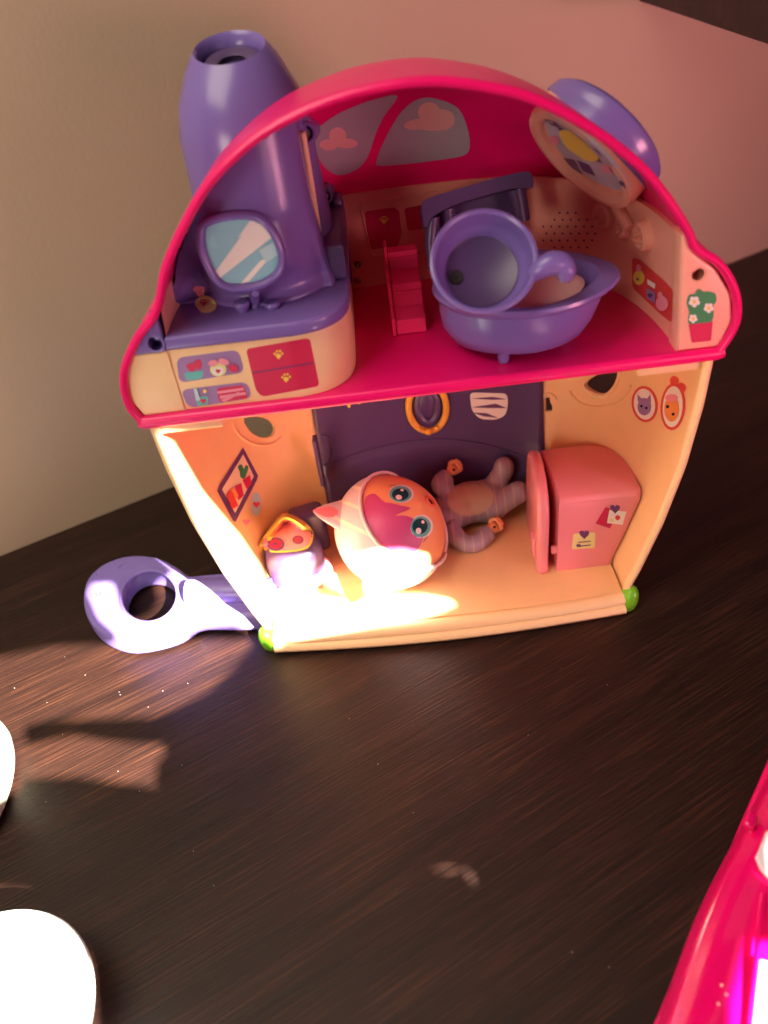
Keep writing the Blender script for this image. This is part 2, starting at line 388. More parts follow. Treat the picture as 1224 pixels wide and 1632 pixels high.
# lower storey
def wlow(z):
    T = [(0, .1405), (.02, .1425), (.035, .1475), (.08, .1595), (.13, .169), (.177, .1735), (.211, .1745)]
    for i in range(len(T) - 1):
        if z <= T[i + 1][0]: a = (z - T[i][0]) / (T[i + 1][0] - T[i][0]); return T[i][1] * (1 - a) + T[i + 1][1] * a
    return T[-1][1]
DL = lambda z: .138 + .016 * min(1, z / .12)
def lowshell(ins, NL=3.2):
    def fn(a, b):
        z = .004 + .2065 * b; t = pi * a; c = cos(t)
        return (-math.copysign(abs(c) ** (2 / NL), c) * (wlow(z) - ins), (DL(z) - ins) * sin(t) ** (2 / NL), z)
    return grid(fn, 64, 24)
def closed_low():
    a = lowshell(0); b = lowshell(.0028); V, F, _ = join(a, b); k = len(a[0]); nu, nv = 64, 24
    for i in (0, nu):
        for j in range(nv): p = i * (nv + 1) + j; F.append((p, p + 1, p + 1 + k, p + k))
    for j in (0, nv):
        for i in range(nu): p = i * (nv + 1) + j; q = p + nv + 1; F.append((p, q, q + k, p + k))
    return V, F
low = mk('ground_floor_wall', closed_low(), CRM2, house)
tl = bvh(low)
def hole(tree, obj, outline, depth=.012):
    T = []; 
    c = Vector((sum(p[0] for p in outline) / len(outline), sum(p[1] for p in outline) / len(outline)))
    loc, nor, i, d = tree.ray_cast(CAM, ray(*c))
    if nor.dot(ray(*c)) > 0: nor = -nor
    pts = []
    for p in outline:
        d_ = ray(*p); t = (loc - CAM).dot(nor) / d_.dot(nor); pts.append(CAM + d_ * t)
    n = len(pts); V = [p + nor * depth for p in pts] + [p - nor * depth for p in pts]
    F = [tuple(range(n))[::-1], tuple(range(n, 2 * n))] + [(k, (k + 1) % n, n + (k + 1) % n, n + k) for k in range(n)]
    boolcut(obj, (V, F)); return loc, nor, pts
tearR = smooth2([(934, 613), (944, 602), (960, 594), (975, 590), (984, 590), (983, 603), (975, 618), (962, 628), (947, 625)])
tearL = smooth2([(388, 667), (405, 664), (425, 668), (437, 680), (434, 694), (420, 698), (404, 692), (392, 680)])
hR = hole(tl, low, tearR); hL = hole(tl, low, tearL)
slot = hole(tl, low, [(869, 634), (876, 633), (877, 641), (880, 647), (880, 655), (869, 656)])
tl = bvh(low)
# raised rings around the holes
def ring3(name, pts, nor, r, mat, parent, off=0.0): return mk(name, tube([p + nor * off for p in pts], r, 8, True), mat, parent)
def tracepath(tree, outl, off):
    o = []
    for p in outl:
        loc, nor, i, d = tree.ray_cast(CAM, ray(*p))
        if loc is None: continue
        if nor.dot(ray(*p)) > 0: nor = -nor
        o.append(loc + nor * off)
    return o
mk('window_surround', tube(tracepath(tl, circ(957, 606, 52, 42, -12, 40)[3:20] , .0002), .0011, 8), CRM2, house)
mk('window_surround', tube(tracepath(tl, circ(412, 672, 44, 36, 25, 40)[1:19], .0002), .0011, 8), CRM2, house)
mk('window_lip', tube(tracepath(tl, [tuple(Vector(p)) for p in smooth2([(930, 613), (944, 598), (960, 590), (977, 586), (988, 586), (986, 604), (978, 621), (963, 632), (945, 629)], 3)], .0), .0012, 8, True), CRM, house)
# front flanges and ground floor
def edge_path(sx, ins): return [(sx * (wlow(z) - ins), -.001, z) for z in [.004 + .2055 * i / 24 for i in range(25)]]
for sx in (-1, 1): mk('wall_edge', tube(edge_path(sx, .0022), 1.0, 10, False, (.004, .0030, (0, 1, 0))), CRM, house)
for sx in (-1, 1): mk('corner_bracket', rbox((sx * .151, .004, .2045), (.042, .008, .0065), .0015), CRM, house)
pl = plan(.137, .136, 3.2); pl = [(.137, -.006)] + pl[::-1] + [(-.137, -.006)]
lfloor = mk('ground_floor', prism(pl, .0045, .0125, .001), CRM2, house)
mk('front_step', tube([(-.139, -.004, .009)] + [(-.139 + .278 * i / 12, -.006 - .006 * sin(pi * i / 12), .0095) for i in range(1, 12)] + [(.139, -.004, .0095)], 1.0, 12, False, (.0062, .0045, (0, 1, 0))), CRM, house)
mk('base_skirt', tube([(-.136 + .272 * i / 12, -.010 - .007 * sin(pi * i / 12), .0045) for i in range(13)], 1.0, 12, False, (.0060, .0042, (0, 1, 0))), CRM, house)
for sx, y in ((-1, 0.0), (1, 0.0)):
    V, F = ellipsoid((sx * .1405, -.004, .006), (.0070, .0085, .0135), Matrix.Rotation(radians(sx * 14), 4, 'Y'), 20, 14, .9)
    V = [Vector((v.x, v.y, max(v.z, .0005))) for v in V]; mk('foot', (V, F), GRN, house)
    V, F = ellipsoid((sx * .125, .115, .008), (.012, .012, .0085), None, 16, 10); V = [Vector((v.x, v.y, max(v.z, .0005))) for v in V]
    mk('foot', (V, F), GRN, house)
# purple curved front door panel seen from inside
def dpan(ins, x0, x1, z0, z1):
    def fn(a, b):
        x = x0 + (x1 - x0) * a; z = z0 + (z1 - z0) * b; W = wlow(z) - ins; D = DL(z) - ins
        y = D * (1 - min(.999, abs(x / W)) ** 3.2) ** (1 / 3.2)
        zr = .062 + .012 * (1 - (x / .1) ** 2)
        y -= .0035 * (1 / (1 + math.exp((z - zr) / .0012)))
        return (x, y, z)
    return grid(fn, 40, 60)
pan = dpan(.0045, -.091, .102, .010, .207); pb = dpan(.0030, -.091, .102, .010, .207)
door = mk('door_panel', pan, PURD, house, label='dark purple curved door panel at the back of the ground floor')
s = door.modifiers.new('s', 'SOLIDIFY'); s.thickness = .0015; s.offset = 0
bake(door); td = bvh(door)
# ridge line, gold oval frame, notch
mk('panel_ridge', tube(tracepath(td, [(510 + 345 * i / 24, 762 - 62 * sin(pi * min(1, (i + 2) / 30)) ** .9 + (0) ) for i in range(25)], .0002), .0010, 8), PURD, door)
gold = mk('oval_frame', tube(tracepath(td, circ(681, 648, 30, 38, -4, 40), .0012), 1.0, 10, True, (.0030, .0030, (0, 1, 0))), I_GOLD, house, label='golden oval door window frame')
mk('oval_window', tube(tracepath(td, circ(681, 646, 16, 25, -4, 30), .001), .0035, 8, True), PURD, house)
mk('oval_bulge', ellipsoid(at_y(681, 646, .146), (.0085, .004, .0125), None, 24, 14), PURD, house)
for u, v, r in ((668, 684, .0022), (683, 688, .0032), (697, 682, .0022)):
    p = at_y(u, v, .1405); mk('frame_pearl', ellipsoid(p, (r, r, r), None, 12, 8), I_GOLD, gold)
mk('side_notch', tube(tracepath(td, [(512 + 18 * sin(t), 718 - 24 * cos(t)) for t in [pi * k / 14 for k in range(15)]], .0008), .0014, 8), PURD, door)
mk('side_tab', rbox(at_y(508, 735, .118), (.004, .010, .048), .0015), PURD, door)
sticker('zebra_patch', house, td, [(rpoly([(748, 625), (808, 627), (810, 642), (806, 662), (790, 669), (765, 668), (752, 655)], 9), I_WHT),
    ([rpoly([(750, 635), (785, 632), (808, 636), (785, 637)], 1), rpoly([(751, 649), (790, 643), (808, 650), (780, 650)], 1), rpoly([(752, 657), (775, 658), (795, 666), (770, 663)], 1)], I_PUR)])
sticker('gold_mark', house, td, [([circ(556, 645, 3, 5), circ(572, 641, 4, 3)], I_YEL)])
mk('latch', tube(tracepath(tl, circ(875, 640, 12, 13, 0, 24)[12:24], .0006), .0010, 6), CRM, house)

# --- left vanity unit
cab_plan = [(-.179, .001)] + [(-.078, -.001), (-.066, .001), (-.056, .006), (-.048, .015), (-.044, .028), (-.043, .045), (-.043, .135), (-.14, .12), (-.170, .09), (-.178, .03)]
cab_plan = [(p.x, p.y) for p in catmull([(a, b, 0) for a, b in cab_plan[1:7]], 5)] + cab_plan[7:] + [(-.177, .001)]
vside = mk('vanity_side_panel', prism([(-.150, .2166), (-.176, .2166), (-.1815, .229), (-.1775, .247), (-.1705, .2573), (-.150, .2573)], 0, .012, .0012, XZ(.0112)), CRM, house)
vcab = mk('vanity_cabinet', prism([p for p in cab_plan if p[0] > -.165] + [(-.1535, .08), (-.1535, .0006)], .2165, .2575, .0008), CRM, house, label='cream curved vanity cabinet')
top_plan = []
cx0, cy0 = -.11, .05
for x, y in cab_plan: top_plan.append((max(-.1645, x + (.0022 if x > -.1 else 0)), y - (.0022 if y < .03 and x > -.15 else 0)))
top_plan = [p for p in top_plan if not (p[0] < -.15 and p[1] < .02)] + [(-.1645, .022), (-.1495, .012), (-.1495, -.0012)]
vtop = mk('vanity_top', prism(top_plan, .2576, .2665, .0022), PUR, house)
flg = mk('corner_flange', prism([(-.1705, .2578), (-.150, .2578), (-.150, .280), (-.1555, .2745), (-.164, .2660), (-.1700, .2590)], 0, .012, .0012, XZ(.0105)), PUR, house)
mk('corner_wedge', rbox((-.1535, .008, .271), (.006, .012, .015), .0012), PUR, house)
tf = bvh(flg, vtop)
def cyl_hole(obj, u, v, r, depth=.02, n=(0, -1, 0)):
    loc, nor, i, d = bvh(obj).ray_cast(CAM, ray(u, v)); N_ = Vector(n)
    M = frame(N_, loc); boolcut(obj, lathe([(r, -depth), (r, depth)], 24, M, True, True)); return loc, M
l1, M1 = cyl_hole(flg, 247, 548, .0042, .009)
mk('screw_socket', lathe([(.0042, -.0088), (.0042, -.0002), (.0056, .0002), (.0056, -.0008), (.0044, -.009)], 24, frame((0, -1, 0), l1)), PUR, house)
# backsplash with half tower
def inner_top(x):
    P = [(p.x * (1 - .003 / .18), Z1 + (p.y - Z1) * (1 - .003 / .166)) for p in PR]
    best = min((abs(px - x), i) for i, (px, pz) in enumerate(P) if pz > .28 )[1]; return P[best][1] - .0025
XT = -.092
def splash(a, b, back=0):
    x0, x1 = -.152, -.0590 + .008 * (1 - b) ** 3
    # a beyond .85 wraps the right side backwards
    if a < .86: x = x0 + (x1 - x0) * (a / .86); wrap = 0
    else: x = x1; wrap = (a - .86) / .14
    z0 = .2655; zt = max(z0 + .004, inner_top(x) - .001 - .022 * wrap)
    z = z0 + (zt - z0) * b
    y0 = .041 - .016 * min(1, b * 1.8) ** .8
    R_ = .035 - .004 * b
    d = (x - XT) / R_
    if d > -1.0:
        bul = .017 * max(0, 1 - abs(d) ** 2.6) if d < 0 else .017 * max(0, 1 - abs(min(d, 1)) ** 2.6)
    else: bul = 0
    y = y0 + .012 - bul * (1 - .2 * b)
    y += .07 * wrap
    x += -.0005 * wrap
    y += .010 * max(0, 1 - b * 9) ** 2 * -1
    return (x, y + back, z)
vs = mk('vanity_backsplash', grid(splash, 60, 40), PUR, house, label='purple backsplash bulging forward into the tower')
s = vs.modifiers.new('s', 'SOLIDIFY'); s.thickness = .0022; s.offset = -1; bake(vs)
tv = bvh(vs)
# chimney tower outside
tow = [(.043, .262), (.0425, .300), (.040, .330), (.0395, .352), (.0355, .370), (.0270, .387), (.0220, .3935), (.0205, .3950), (.0190, .3935), (.0185, .388), (.0225, .372), (.027, .355), (.027, .300)]
tg = lathe([(r, z) for r, z in tow], 64)
tg = ([Matrix.Translation((-.0905, .088, 0)) @ Vector((v.x, v.y, v.z - .002 + .26 * v.y * max(0, min(1, (v.z - .365) / .03)))) for v in tg[0]], tg[1])
tw = mk('chimney', tg, PUR, house, label='tall purple barrel chimney with open top')
V, F = tw.data, None
shear = lambda g: ([Vector((v.x, v.y, v.z + .26 * (v.y - .088))) for v in g[0]], g[1])
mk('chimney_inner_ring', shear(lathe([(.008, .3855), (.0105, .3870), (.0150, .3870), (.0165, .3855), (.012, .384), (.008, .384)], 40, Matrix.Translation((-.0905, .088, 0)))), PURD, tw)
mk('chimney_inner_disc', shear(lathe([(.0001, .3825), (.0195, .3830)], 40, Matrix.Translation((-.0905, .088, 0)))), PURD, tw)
# mirror
mirr_o = smooth2([(322, 362), (340, 350), (375, 343), (408, 345), (430, 362), (446, 392), (449, 420), (438, 440), (412, 454), (372, 458), (350, 450), (334, 428), (322, 395)], 4)
mc = Vector((sum(p[0] for p in mirr_o) / len(mirr_o), sum(p[1] for p in mirr_o) / len(mirr_o)))
loc, nor, i, d = tv.ray_cast(CAM, ray(385, 400)); MN = Vector((0.02, -.99, .05)).normalized(); ML = loc + MN * .0046
def onplane(p, c, n): d = ray(*p); return CAM + d * ((c - CAM).dot(n) / d.dot(n))
mpts = [onplane(p, ML, MN) for p in mirr_o]
mfr = mk('mirror_frame', tube(mpts, 1.0, 12, True, (.0034, .0025, tuple(MN))), PUR, house)
c3 = sum(mpts, Vector()) / len(mpts); n = len(mpts)
mback = mk('mirror_backing', ([p for p in mpts] + [c3 + (p - c3) * .97 - MN * .011 for p in mpts], [tuple(range(n)), tuple(range(n, 2 * n))] + [(k, (k + 1) % n, n + (k + 1) % n, n + k) for k in range(n)]), PUR, mfr)
tm = bvh(mback)
def shrink(P, k): c = (sum(p[0] for p in P) / len(P), sum(p[1] for p in P) / len(P)); return [(c[0] + (p[0] - c[0]) * k, c[1] + (p[1] - c[1]) * k) for p in P]
sticker('mirror_print', house, tm, [(shrink(mirr_o, .93), I_BLU),
    ([[(338, 440), (402, 352), (424, 360), (437, 375), (345, 447)], [(383, 452), (415, 415), (433, 407), (397, 448)], [(378, 380), (398, 352), (404, 352), (386, 374)]], I_WHT),
    ([[(412, 398), (440, 384), (446, 404), (424, 418)]], I_LSKY)], 'pale blue mirror with white slanted glare stripes')
# tap, bottle print
mk('tap_spout', tube([at_y(407, 492, .026), at_y(407, 482, .026), at_y(405, 470, .020), at_y(407, 468, .013)], [.0028, .0028, .003, .002], 10), PUR, house)
for u in (385, 434): mk('tap_knob', lathe([(.0001, .0065), (.0045, .0062), (.0052, .0045), (.0035, .001), (.003, -.004)], 20, frame((0, 0, 1), at_y(u, 486, .022) - Vector((0, 0, .004)))), PUR, house)
tvv = bvh(vs, vtop)
sticker('soap_bottle_print', house, tvv, [(smooth2([(317, 474), (314, 468), (308, 461), (311, 456), (322, 456), (326, 459), (323, 463), (326, 470), (338, 475), (345, 486), (343, 494), (333, 499), (321, 498), (312, 488), (311, 480)], 3), I_PYL),
    (smooth2([(316, 473), (313, 467), (307, 461), (311, 456), (323, 456), (327, 459), (322, 463), (325, 471)], 3), I_PNK), (heart(325, 483, 7), I_MAG)])
# box behind the vanity, posts and screws
mk('vanity_side_box', prism([(-.082, .052), (-.0415, .050), (-.0405, .140), (-.082, .145)], .2665, .2885, .002), PURD, house)
mk('vanity_side_box', rbox((-.0445, .135, .262), (.006, .020, .06), .002), PURD, house)
mk('tower_seam_strip', rbox((-.0555, .066, .320), (.003, .006, .060), .001), CRM, house)
def post(u, v, y, r, L_, mat=PUR):
    p = at_y(u, v, y); M = frame((0, -1, .18), p)
    o = mk('screw_post', lathe([(r, -L_), (r, -.001), (r * .93, 0), (r * .68, 0), (r * .66, -.004), (r * .3, -.0055), (.0001, -.0055)], 28, M), mat, house)
    sc_ = mk('screw', lathe([(.0001, -.0030), (r * .42, -.0034), (r * .55, -.0046), (r * .55, -.006)], 16, M), MET, o)
    return o
post(488, 213, .070, .0062, .05); post(519, 313, .112, .0048, .04, PURD)
def screw(u, v, tree, r=.0026):
    loc, nor, i, d = tree.ray_cast(CAM, ray(u, v))
    if nor.dot(ray(u, v)) > 0: nor = -nor
    M = frame(nor, loc)
    mk('screw', lathe([(.0001, .0012), (r * .5, .0014), (r, .0004), (r, -.001)], 14, M), MET, house)
    mk('screw_recess', lathe([(r, .0001), (r * 1.35, .0007), (r * 1.6, .0001)], 16, M), PEACH, house)
tb = bvh(band); to = bvh(outer)
for u, v in ((543, 333), (570, 421), (570, 447)): screw(u, v, tb)

# --- prints of the vanity cabinet
tc_ = bvh(vcab)
sticker('shelf_print', house, tc_, [(rpoly([(281, 570), (380, 557), (390, 593), (286, 610)], 12), I_LIL),
    ([rpoly([(293, 594), (325, 590), (322, 603), (298, 606)], 3)], I_TEAL), ([smooth2([(297, 583), (305, 578), (312, 586), (306, 592)]), smooth2([(308, 578), (318, 572), (322, 582), (316, 588)])], I_MAG),
    ([circ(348, 588, 13, 11)], I_PYL), ([circ(348, 590, 9, 7)], I_WHT), ([heart(348, 590, 4)], I_MAG), ([circ(340, 577, 8, 5, -10), circ(357, 575, 9, 5, 15)], I_PNK), ([circ(372, 585, 8, 6, 30)], I_MAG)])
sticker('shelf_print', house, tc_, [(rpoly([(288, 621), (394, 608), (402, 634), (300, 650)], 12), I_LIL), ([rpoly([(345, 618), (388, 613), (396, 634), (350, 641)], 6)], I_MAG),
    ([[(346, 623), (388, 617), (389, 621), (347, 627)], [(350, 630), (391, 624), (393, 628), (351, 635)], [(352, 637), (380, 624), (384, 626), (358, 640)]], I_PNK),
    ([rpoly([(312, 632), (332, 630), (332, 644), (316, 646)], 3)], I_TEAL), ([heart(324, 638, 5)], I_MAG), ([[(309, 618), (314, 617), (320, 636), (313, 638)]], I_LSKY), ([circ(327, 622, 3)], I_YEL)])
drw = sticker('drawer_print', house, tc_, [(rpoly([(392, 556), (488, 539), (494, 541), (509, 615), (418, 632), (408, 622)], 7), I_MAG), ([[(402, 593), (498, 577), (498.6, 579), (402.5, 595)]], I_PUR), (paw(444, 564, 8) + paw(456, 601, 8), I_YEL)], 'magenta double drawer print with two yellow paw handles')

# --- right pillar of the roof
pil_o = [(.1518, .2165), (.178, .2165), (.1828, .232), (.1795, .249), (.1675, .2665), (.156, .2755), (.1515, .2835), (.1490, .2890), (.1450, .2880), (.1462, .278), (.1478, .262), (.1500, .240)]
pil = mk('right_pillar', prism([(p.x, p.y) for p in [Vector(q) for q in pil_o]], 0, .016, .0022, XZ(.0145)), PEACH, house)
def wallext(ins):
    g = dome(ins); return cut(cut(g, (0, 0, ZB), (0, 0, 1), False), (0.1, 0, 0), (1, 0, 0), True)
lp, Mp = cyl_hole(pil, 1113, 438, .0036, .012)
mk('screw_socket', lathe([(.0001, -.0100), (.0036, -.0095), (.0036, -.0002), (.0046, .0003), (.0050, -.0006)], 24, frame((0, -1, 0), lp)), PEACH, house)
tpi = bvh(pil)
cact = smooth2([(1098, 497), (1094, 482), (1098, 470), (1107, 468), (1110, 462), (1115, 460), (1120, 464), (1130, 464), (1140, 468), (1141, 480), (1136, 487), (1137, 500), (1133, 512), (1120, 514), (1100, 516), (1096, 510)], 3)
sticker('cactus_print', house, tpi, [(rpoly([(1097, 514), (1136, 510), (1133, 543), (1102, 546)], 3), I_MAG), (cact, I_GRN), (flower(1106, 480, 9) + flower(1129, 490, 8) + flower(1104, 507, 7), I_WHT), ([circ(1106, 480, 3), circ(1129, 490, 3), circ(1104, 507, 2.6)], I_YEL)], 'green potted cactus print with white flowers')
# right wall print and reliefs
sticker('vanity_shelf_print', house, bvh(band, pil), [(rpoly([(1008, 410), (1020, 413), (1060, 448), (1073, 462), (1071, 515), (1050, 498), (1008, 458)], 7), I_RED), ([circ(1019, 442, 9, 12)], I_YEL), ([circ(1019, 427, 4, 6)], I_PNK), ([rpoly([(1032, 458), (1046, 466), (1046, 484), (1032, 474)], 2)], I_LIL), ([rpoly([(1034, 444), (1047, 452), (1046, 460), (1034, 452)], 1)], I_WHT),
    ([circ(1058, 483, 10, 12), circ(1055, 470, 4, 6)], I_PNK), ([heart(1039, 470, 4), circ(1019, 444, 2)], I_PUR)])
sticker('speaker_grille', house, tb, [([circ(905 + 13 * a + 5 * ((b + 3) % 2), 372 + 11 * b, 1.7) for a in range(-3, 4) for b in range(-3, 4) if a * a + b * b < 11], I_PUR)])
def knob(u, v, r, tree, mat, name='button', h=.003):
    loc, nor, i, d = tree.ray_cast(CAM, ray(u, v))
    if nor.dot(ray(u, v)) > 0: nor = -nor
    M = frame(nor, loc); o = mk(name, lathe([(.0001, h * .8), (r * .55, h * .8), (r * .7, h), (r * .9, h * .8), (r, h * .2), (r * 1.05, -.001)], 28, M), mat, house)
    for a, b, q in ((-.3, -.1, .2), (.3, -.1, .2), (0, .35, .2), (0, -.3, .34)): mk('paw_relief', ellipsoid(M @ Vector((a * r, b * r, h * .9)), (q * r, q * r, .0007), None, 10, 6), mat, o)
knob(966, 342, .0092, tb, PEACH, h=.0055); knob(1030, 374, .0098, tb, PEACH, h=.0055)
mk('earpiece', tube(tracepath(tb, catmull and [(985, 318), (992, 330), (1000, 345), (1010, 362)], .003), [.003, .004, .0042, .0035], 10), PEACH, house)
knob(998, 366, .0055, tb, PEACH, h=.005)
# cupboard reliefs on back band
sticker('cupboard_print', house, tb, [(rpoly([(581, 337), (628, 330), (636, 336), (640, 372), (634, 392), (590, 398), (586, 380)], 5), I_MAG), (rpoly([(644, 332), (674, 326), (680, 362), (650, 368)], 5), I_MAG), (paw(612, 350, 7), I_YEL)])
mk('cupboard_frame', tube(tracepath(tb, rpoly([(573, 324), (700, 305), (702, 400), (592, 408)], 8), .0001), .0009, 6, True), PEACH, house)
# windows printed on the dome
tdm = bvh(outer)
sticker('window_print', house, tdm, [(smooth2([(502, 210), (530, 186), (560, 171), (600, 157), (634, 152), (612, 185), (598, 215), (586, 250), (568, 270), (538, 279), (514, 262), (502, 235)], 3), I_SKY), ([circ(538, 215, 14, 13), circ(524, 230, 15, 9), circ(552, 228, 18, 8)], I_CLD)])
sticker('window_print', house, tdm, [(smooth2([(600, 258), (606, 238), (622, 205), (642, 175), (670, 156), (700, 158), (730, 172), (744, 200), (749, 232), (738, 248), (690, 256), (640, 262), (604, 264)], 3), I_SKY), ([circ(684, 178, 18, 16), circ(705, 190, 20, 17), circ(668, 197, 24, 9, -8), circ(690, 198, 26, 10)], I_CLD)])

# dormer: purple ring outside, cream frame with print inside
dn = Vector((.74, .30, .60)).normalized(); dp = at_y(955, 222, .075)
Md = frame(dn, dp, (0, 1, 0)) @ Matrix.Diagonal((1, .94, 1, 1))
RN = Vector((.72, .02, .69)).normalized(); RC = at_y(952, 205, .05)
mk('dormer_window', cut(lathe([(.0442, -.024), (.0442, -.004), (.0440, -.002), (.0448, .0005), (.0440, .0045), (.041, .0070), (.036, .0078), (.033, .0068), (.0325, .003), (.0001, .003)], 64, Md @ Matrix.Translation((0, 0, .000))), RC - RN * .003, RN, True), PUR, house, label='round purple dormer window outside the roof')
Mi = frame(-dn, at_y(935, 243, .071), (0, 1, 0)) @ Matrix.Diagonal((1, .94, 1, 1))
dfr = mk('dormer_inner_frame', cut(lathe([(.0425, -.012), (.0425, .004), (.0410, .007), (.0365, .0075), (.0335, .005), (.0330, .002), (.0001, .002)], 64, Mi), RC - RN * .001, RN, False), PEACH, house)
tdf = bvh(dfr)
sticker('argyle_print', house, tdf, [(smooth2([(868, 185), (885, 183), (915, 200), (950, 225), (985, 262), (1002, 290), (998, 302), (975, 300), (935, 280), (900, 250), (875, 215)], 3), I_ARG),
    ([[(868, 189), (884, 193), (893, 203), (880, 199)], [(888, 200), (900, 205), (912, 224), (898, 218)], [(898, 250), (916, 254), (930, 278), (912, 268)], [(920, 254), (940, 262), (950, 280), (930, 272)], [(940, 232), (955, 240), (964, 260), (948, 256)], [(982, 282), (996, 290), (998, 300), (988, 300)]], I_PUR),
    ([smooth2([(892, 210), (905, 206), (925, 220), (945, 236), (955, 252), (940, 256), (920, 246), (903, 232)], 3)], I_YEL), ([circ(885, 222, 9, 6, 40), circ(968, 268, 10, 6, 40)], I_PNK)], 'pale round window print with purple diamonds and a yellow bow')

# --- ground floor prints
tl = bvh(low)
sticker('shelf_window_print', house, tl, [([(387, 713), (411, 758), (409, 765), (375, 832), (371, 830), (346, 783), (350, 772)], I_PUR), ([(387, 724), (404, 759), (374, 818), (353, 780)], I_CRM),
    (smooth2([(381, 752), (378, 744), (384, 740), (388, 748), (391, 741), (395, 745), (392, 755), (388, 763), (382, 760)], 3), I_GRN), ([[(385, 765), (397, 757), (400, 770), (392, 780)]], I_MAG), ([[(373, 775), (383, 770), (387, 790), (378, 798)]], I_MAG), ([[(359, 790), (366, 780), (378, 806), (368, 812)]], I_RED), ([[(366, 780), (371, 778), (378, 790), (374, 796)]], I_ORG)], 'purple framed shelf picture with cactus and books')
sticker('jar_print', house, tl, [(smooth2([(403, 788), (411, 786), (416, 800), (413, 818), (405, 822), (400, 812)], 3), I_LSKY), (heart(408, 804, 6), I_RED)])
sticker('jar_print', house, tl, [(heart(392, 832, 6), I_PNK)])
sticker('portrait_print', house, tl, [([circ(1028, 644, 21, 29, -8)], I_RED), ([circ(1028, 644, 17, 25, -8)], I_WHT), ([circ(1028, 648, 11, 14)], I_LIL), ([[(1018, 640), (1017, 628), (1025, 636)], [(1032, 636), (1038, 628), (1039, 641)]], I_LIL), ([circ(1024, 647, 2), circ(1032, 650, 2)], I_BLK)], 'small oval red-framed cat portrait sticker')
sticker('portrait_print', house, tl, [([circ(1073, 648, 20, 38, 4)] + [circ(1075, 607, 7, 8), circ(1086, 618, 8, 8)], I_RED), ([circ(1073, 648, 16, 33, 4)], I_WHT), ([circ(1072, 652, 12, 20)], I_ORG), ([circ(1072, 634, 10, 6)], I_PNK), ([circ(1066, 648, 2.4), circ(1075, 660, 2.4)], I_BLK)], 'tall oval red-framed baby portrait sticker with bow')

# ------------------------------------------------------------ things on the upper floor
# bathtub
tc0 = Vector((.061, .040, 0))
tubt = thing('toy_bathtub', (.061, .040, .2165), 'purple boat-shaped toy bathtub standing on the magenta upper floor', 'bathtub')
def tubsec(t, sc_, z):
    a = 2 * pi * t
    c, s_ = cos(a), sin(a)
    rx = .051 if c < 0 else .0535
    x = rx * math.copysign(abs(c) ** .9, c); y = .044 * math.copysign(abs(s_) ** .95, s_)
    x *= sc_; y *= sc_ * (1 - .22 * max(0, c) ** 3)
    tip = max(0, c) ** 3
    zz = z
    return x, y, zz, tip
def tubsurf(levels, n=72):
    V, F = [], []
    for (k, z, tl_, dx) in levels:
        for i in range(n):
            x, y, zz, tip = tubsec(i / n, k, z); zz += tl_ * tip; x += dx * (1 + tip)
            r = Matrix.Rotation(radians(-13), 3, 'Z') @ Vector((x, y, 0)); V.append(Vector((tc0.x + r.x, tc0.y + r.y, zz)))
    m = len(levels)
    for j in range(m - 1):
        for i in range(n): F.append((j * n + i, j * n + (i + 1) % n, (j + 1) * n + (i + 1) % n, (j + 1) * n + i))
    F.append(tuple(range(n))[::-1]); F.append(tuple(range((m - 1) * n, m * n)))
    return V, F
lv = [(.42, .2195, 0, 0), (.64, .2205, 0, 0), (.82, .2255, .0, 0), (.91, .2335, .001, 0), (.95, .2435, .003, .001), (.95, .2505, .002, .001), (1.03, .2535, .002, .003), (1.06, .2557, .002, .003), (1.05, .2578, .002, .003), (.98, .2586, .002, .002), (.90, .2570, .004, .001), (.86, .2500, .003, 0), (.80, .2410, .002, 0), (.66, .2330, .001, 0), (.4, .2290, 0, 0)]
mk('tub_body', tubsurf(lv), PUR, tubt)
for dx, dy in ((-.012, -.0285), (.030, -.012), (-.018, .022), (.026, .020)):
    mk('leg', lathe([(.0001, 0), (.0028, .0004), (.0036, .003), (.0042, .010)], 14, Matrix.Translation((tc0.x + dx, tc0.y + dy, .2167)), True), PUR, tubt)
wl = [(.40, .2420, 0, 0), (.70, .2470, .0, 0), (.79, .2500, .004, 0), (.70, .2530, .004, 0), (.45, .2550, .002, 0), (.1, .2555, .0, 0)]
mk('pale_pink_lining', tubsurf(wl), PNK2, tubt)

# bowl resting in the tub
bc = CAM + ray(771, 418) * .452
bn = (-ray(771, 418) + Vector((0, 0, .42)) + Vector((.12, .08, 0))).normalized()
bowl = thing('toy_bowl', bc, 'round purple toy bowl with curled spout resting tilted in the bathtub', 'bowl')
Mb = frame(bn, bc, (1, 0, 0))
mk('bowl_body', lathe([(.0001, -.019), (.017, -.0185), (.0235, -.016), (.0268, -.010), (.0290, -.001), (.0300, .0008), (.0298, .0022), (.0285, .0028), (.0270, .0018), (.0262, -.001), (.0252, -.006), (.0240, -.0085), (.0228, -.0098), (.0222, -.0112), (.0205, -.0138), (.010, -.0145), (.0001, -.0148)], 64, Mb), PUR, bowl)
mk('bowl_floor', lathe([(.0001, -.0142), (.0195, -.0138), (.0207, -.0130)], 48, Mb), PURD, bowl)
mk('drain_hole', lathe([(.0001, .0004), (.0032, .0006), (.0040, .0012), (.0042, 0)], 20, Mb @ Matrix.Translation((-.0150, -.0015, -.0138)) @ Matrix.Rotation(radians(6), 4, 'Y')), BLK, bowl)
sp = catmull([Mb @ Vector(p) for p in ((.0255, -.010, -.003), (.031, -.0075, .000), (.0365, -.0060, .001), (.0415, -.0068, .000), (.0438, -.0110, -.001), (.0428, -.0160, -.003))], 6)
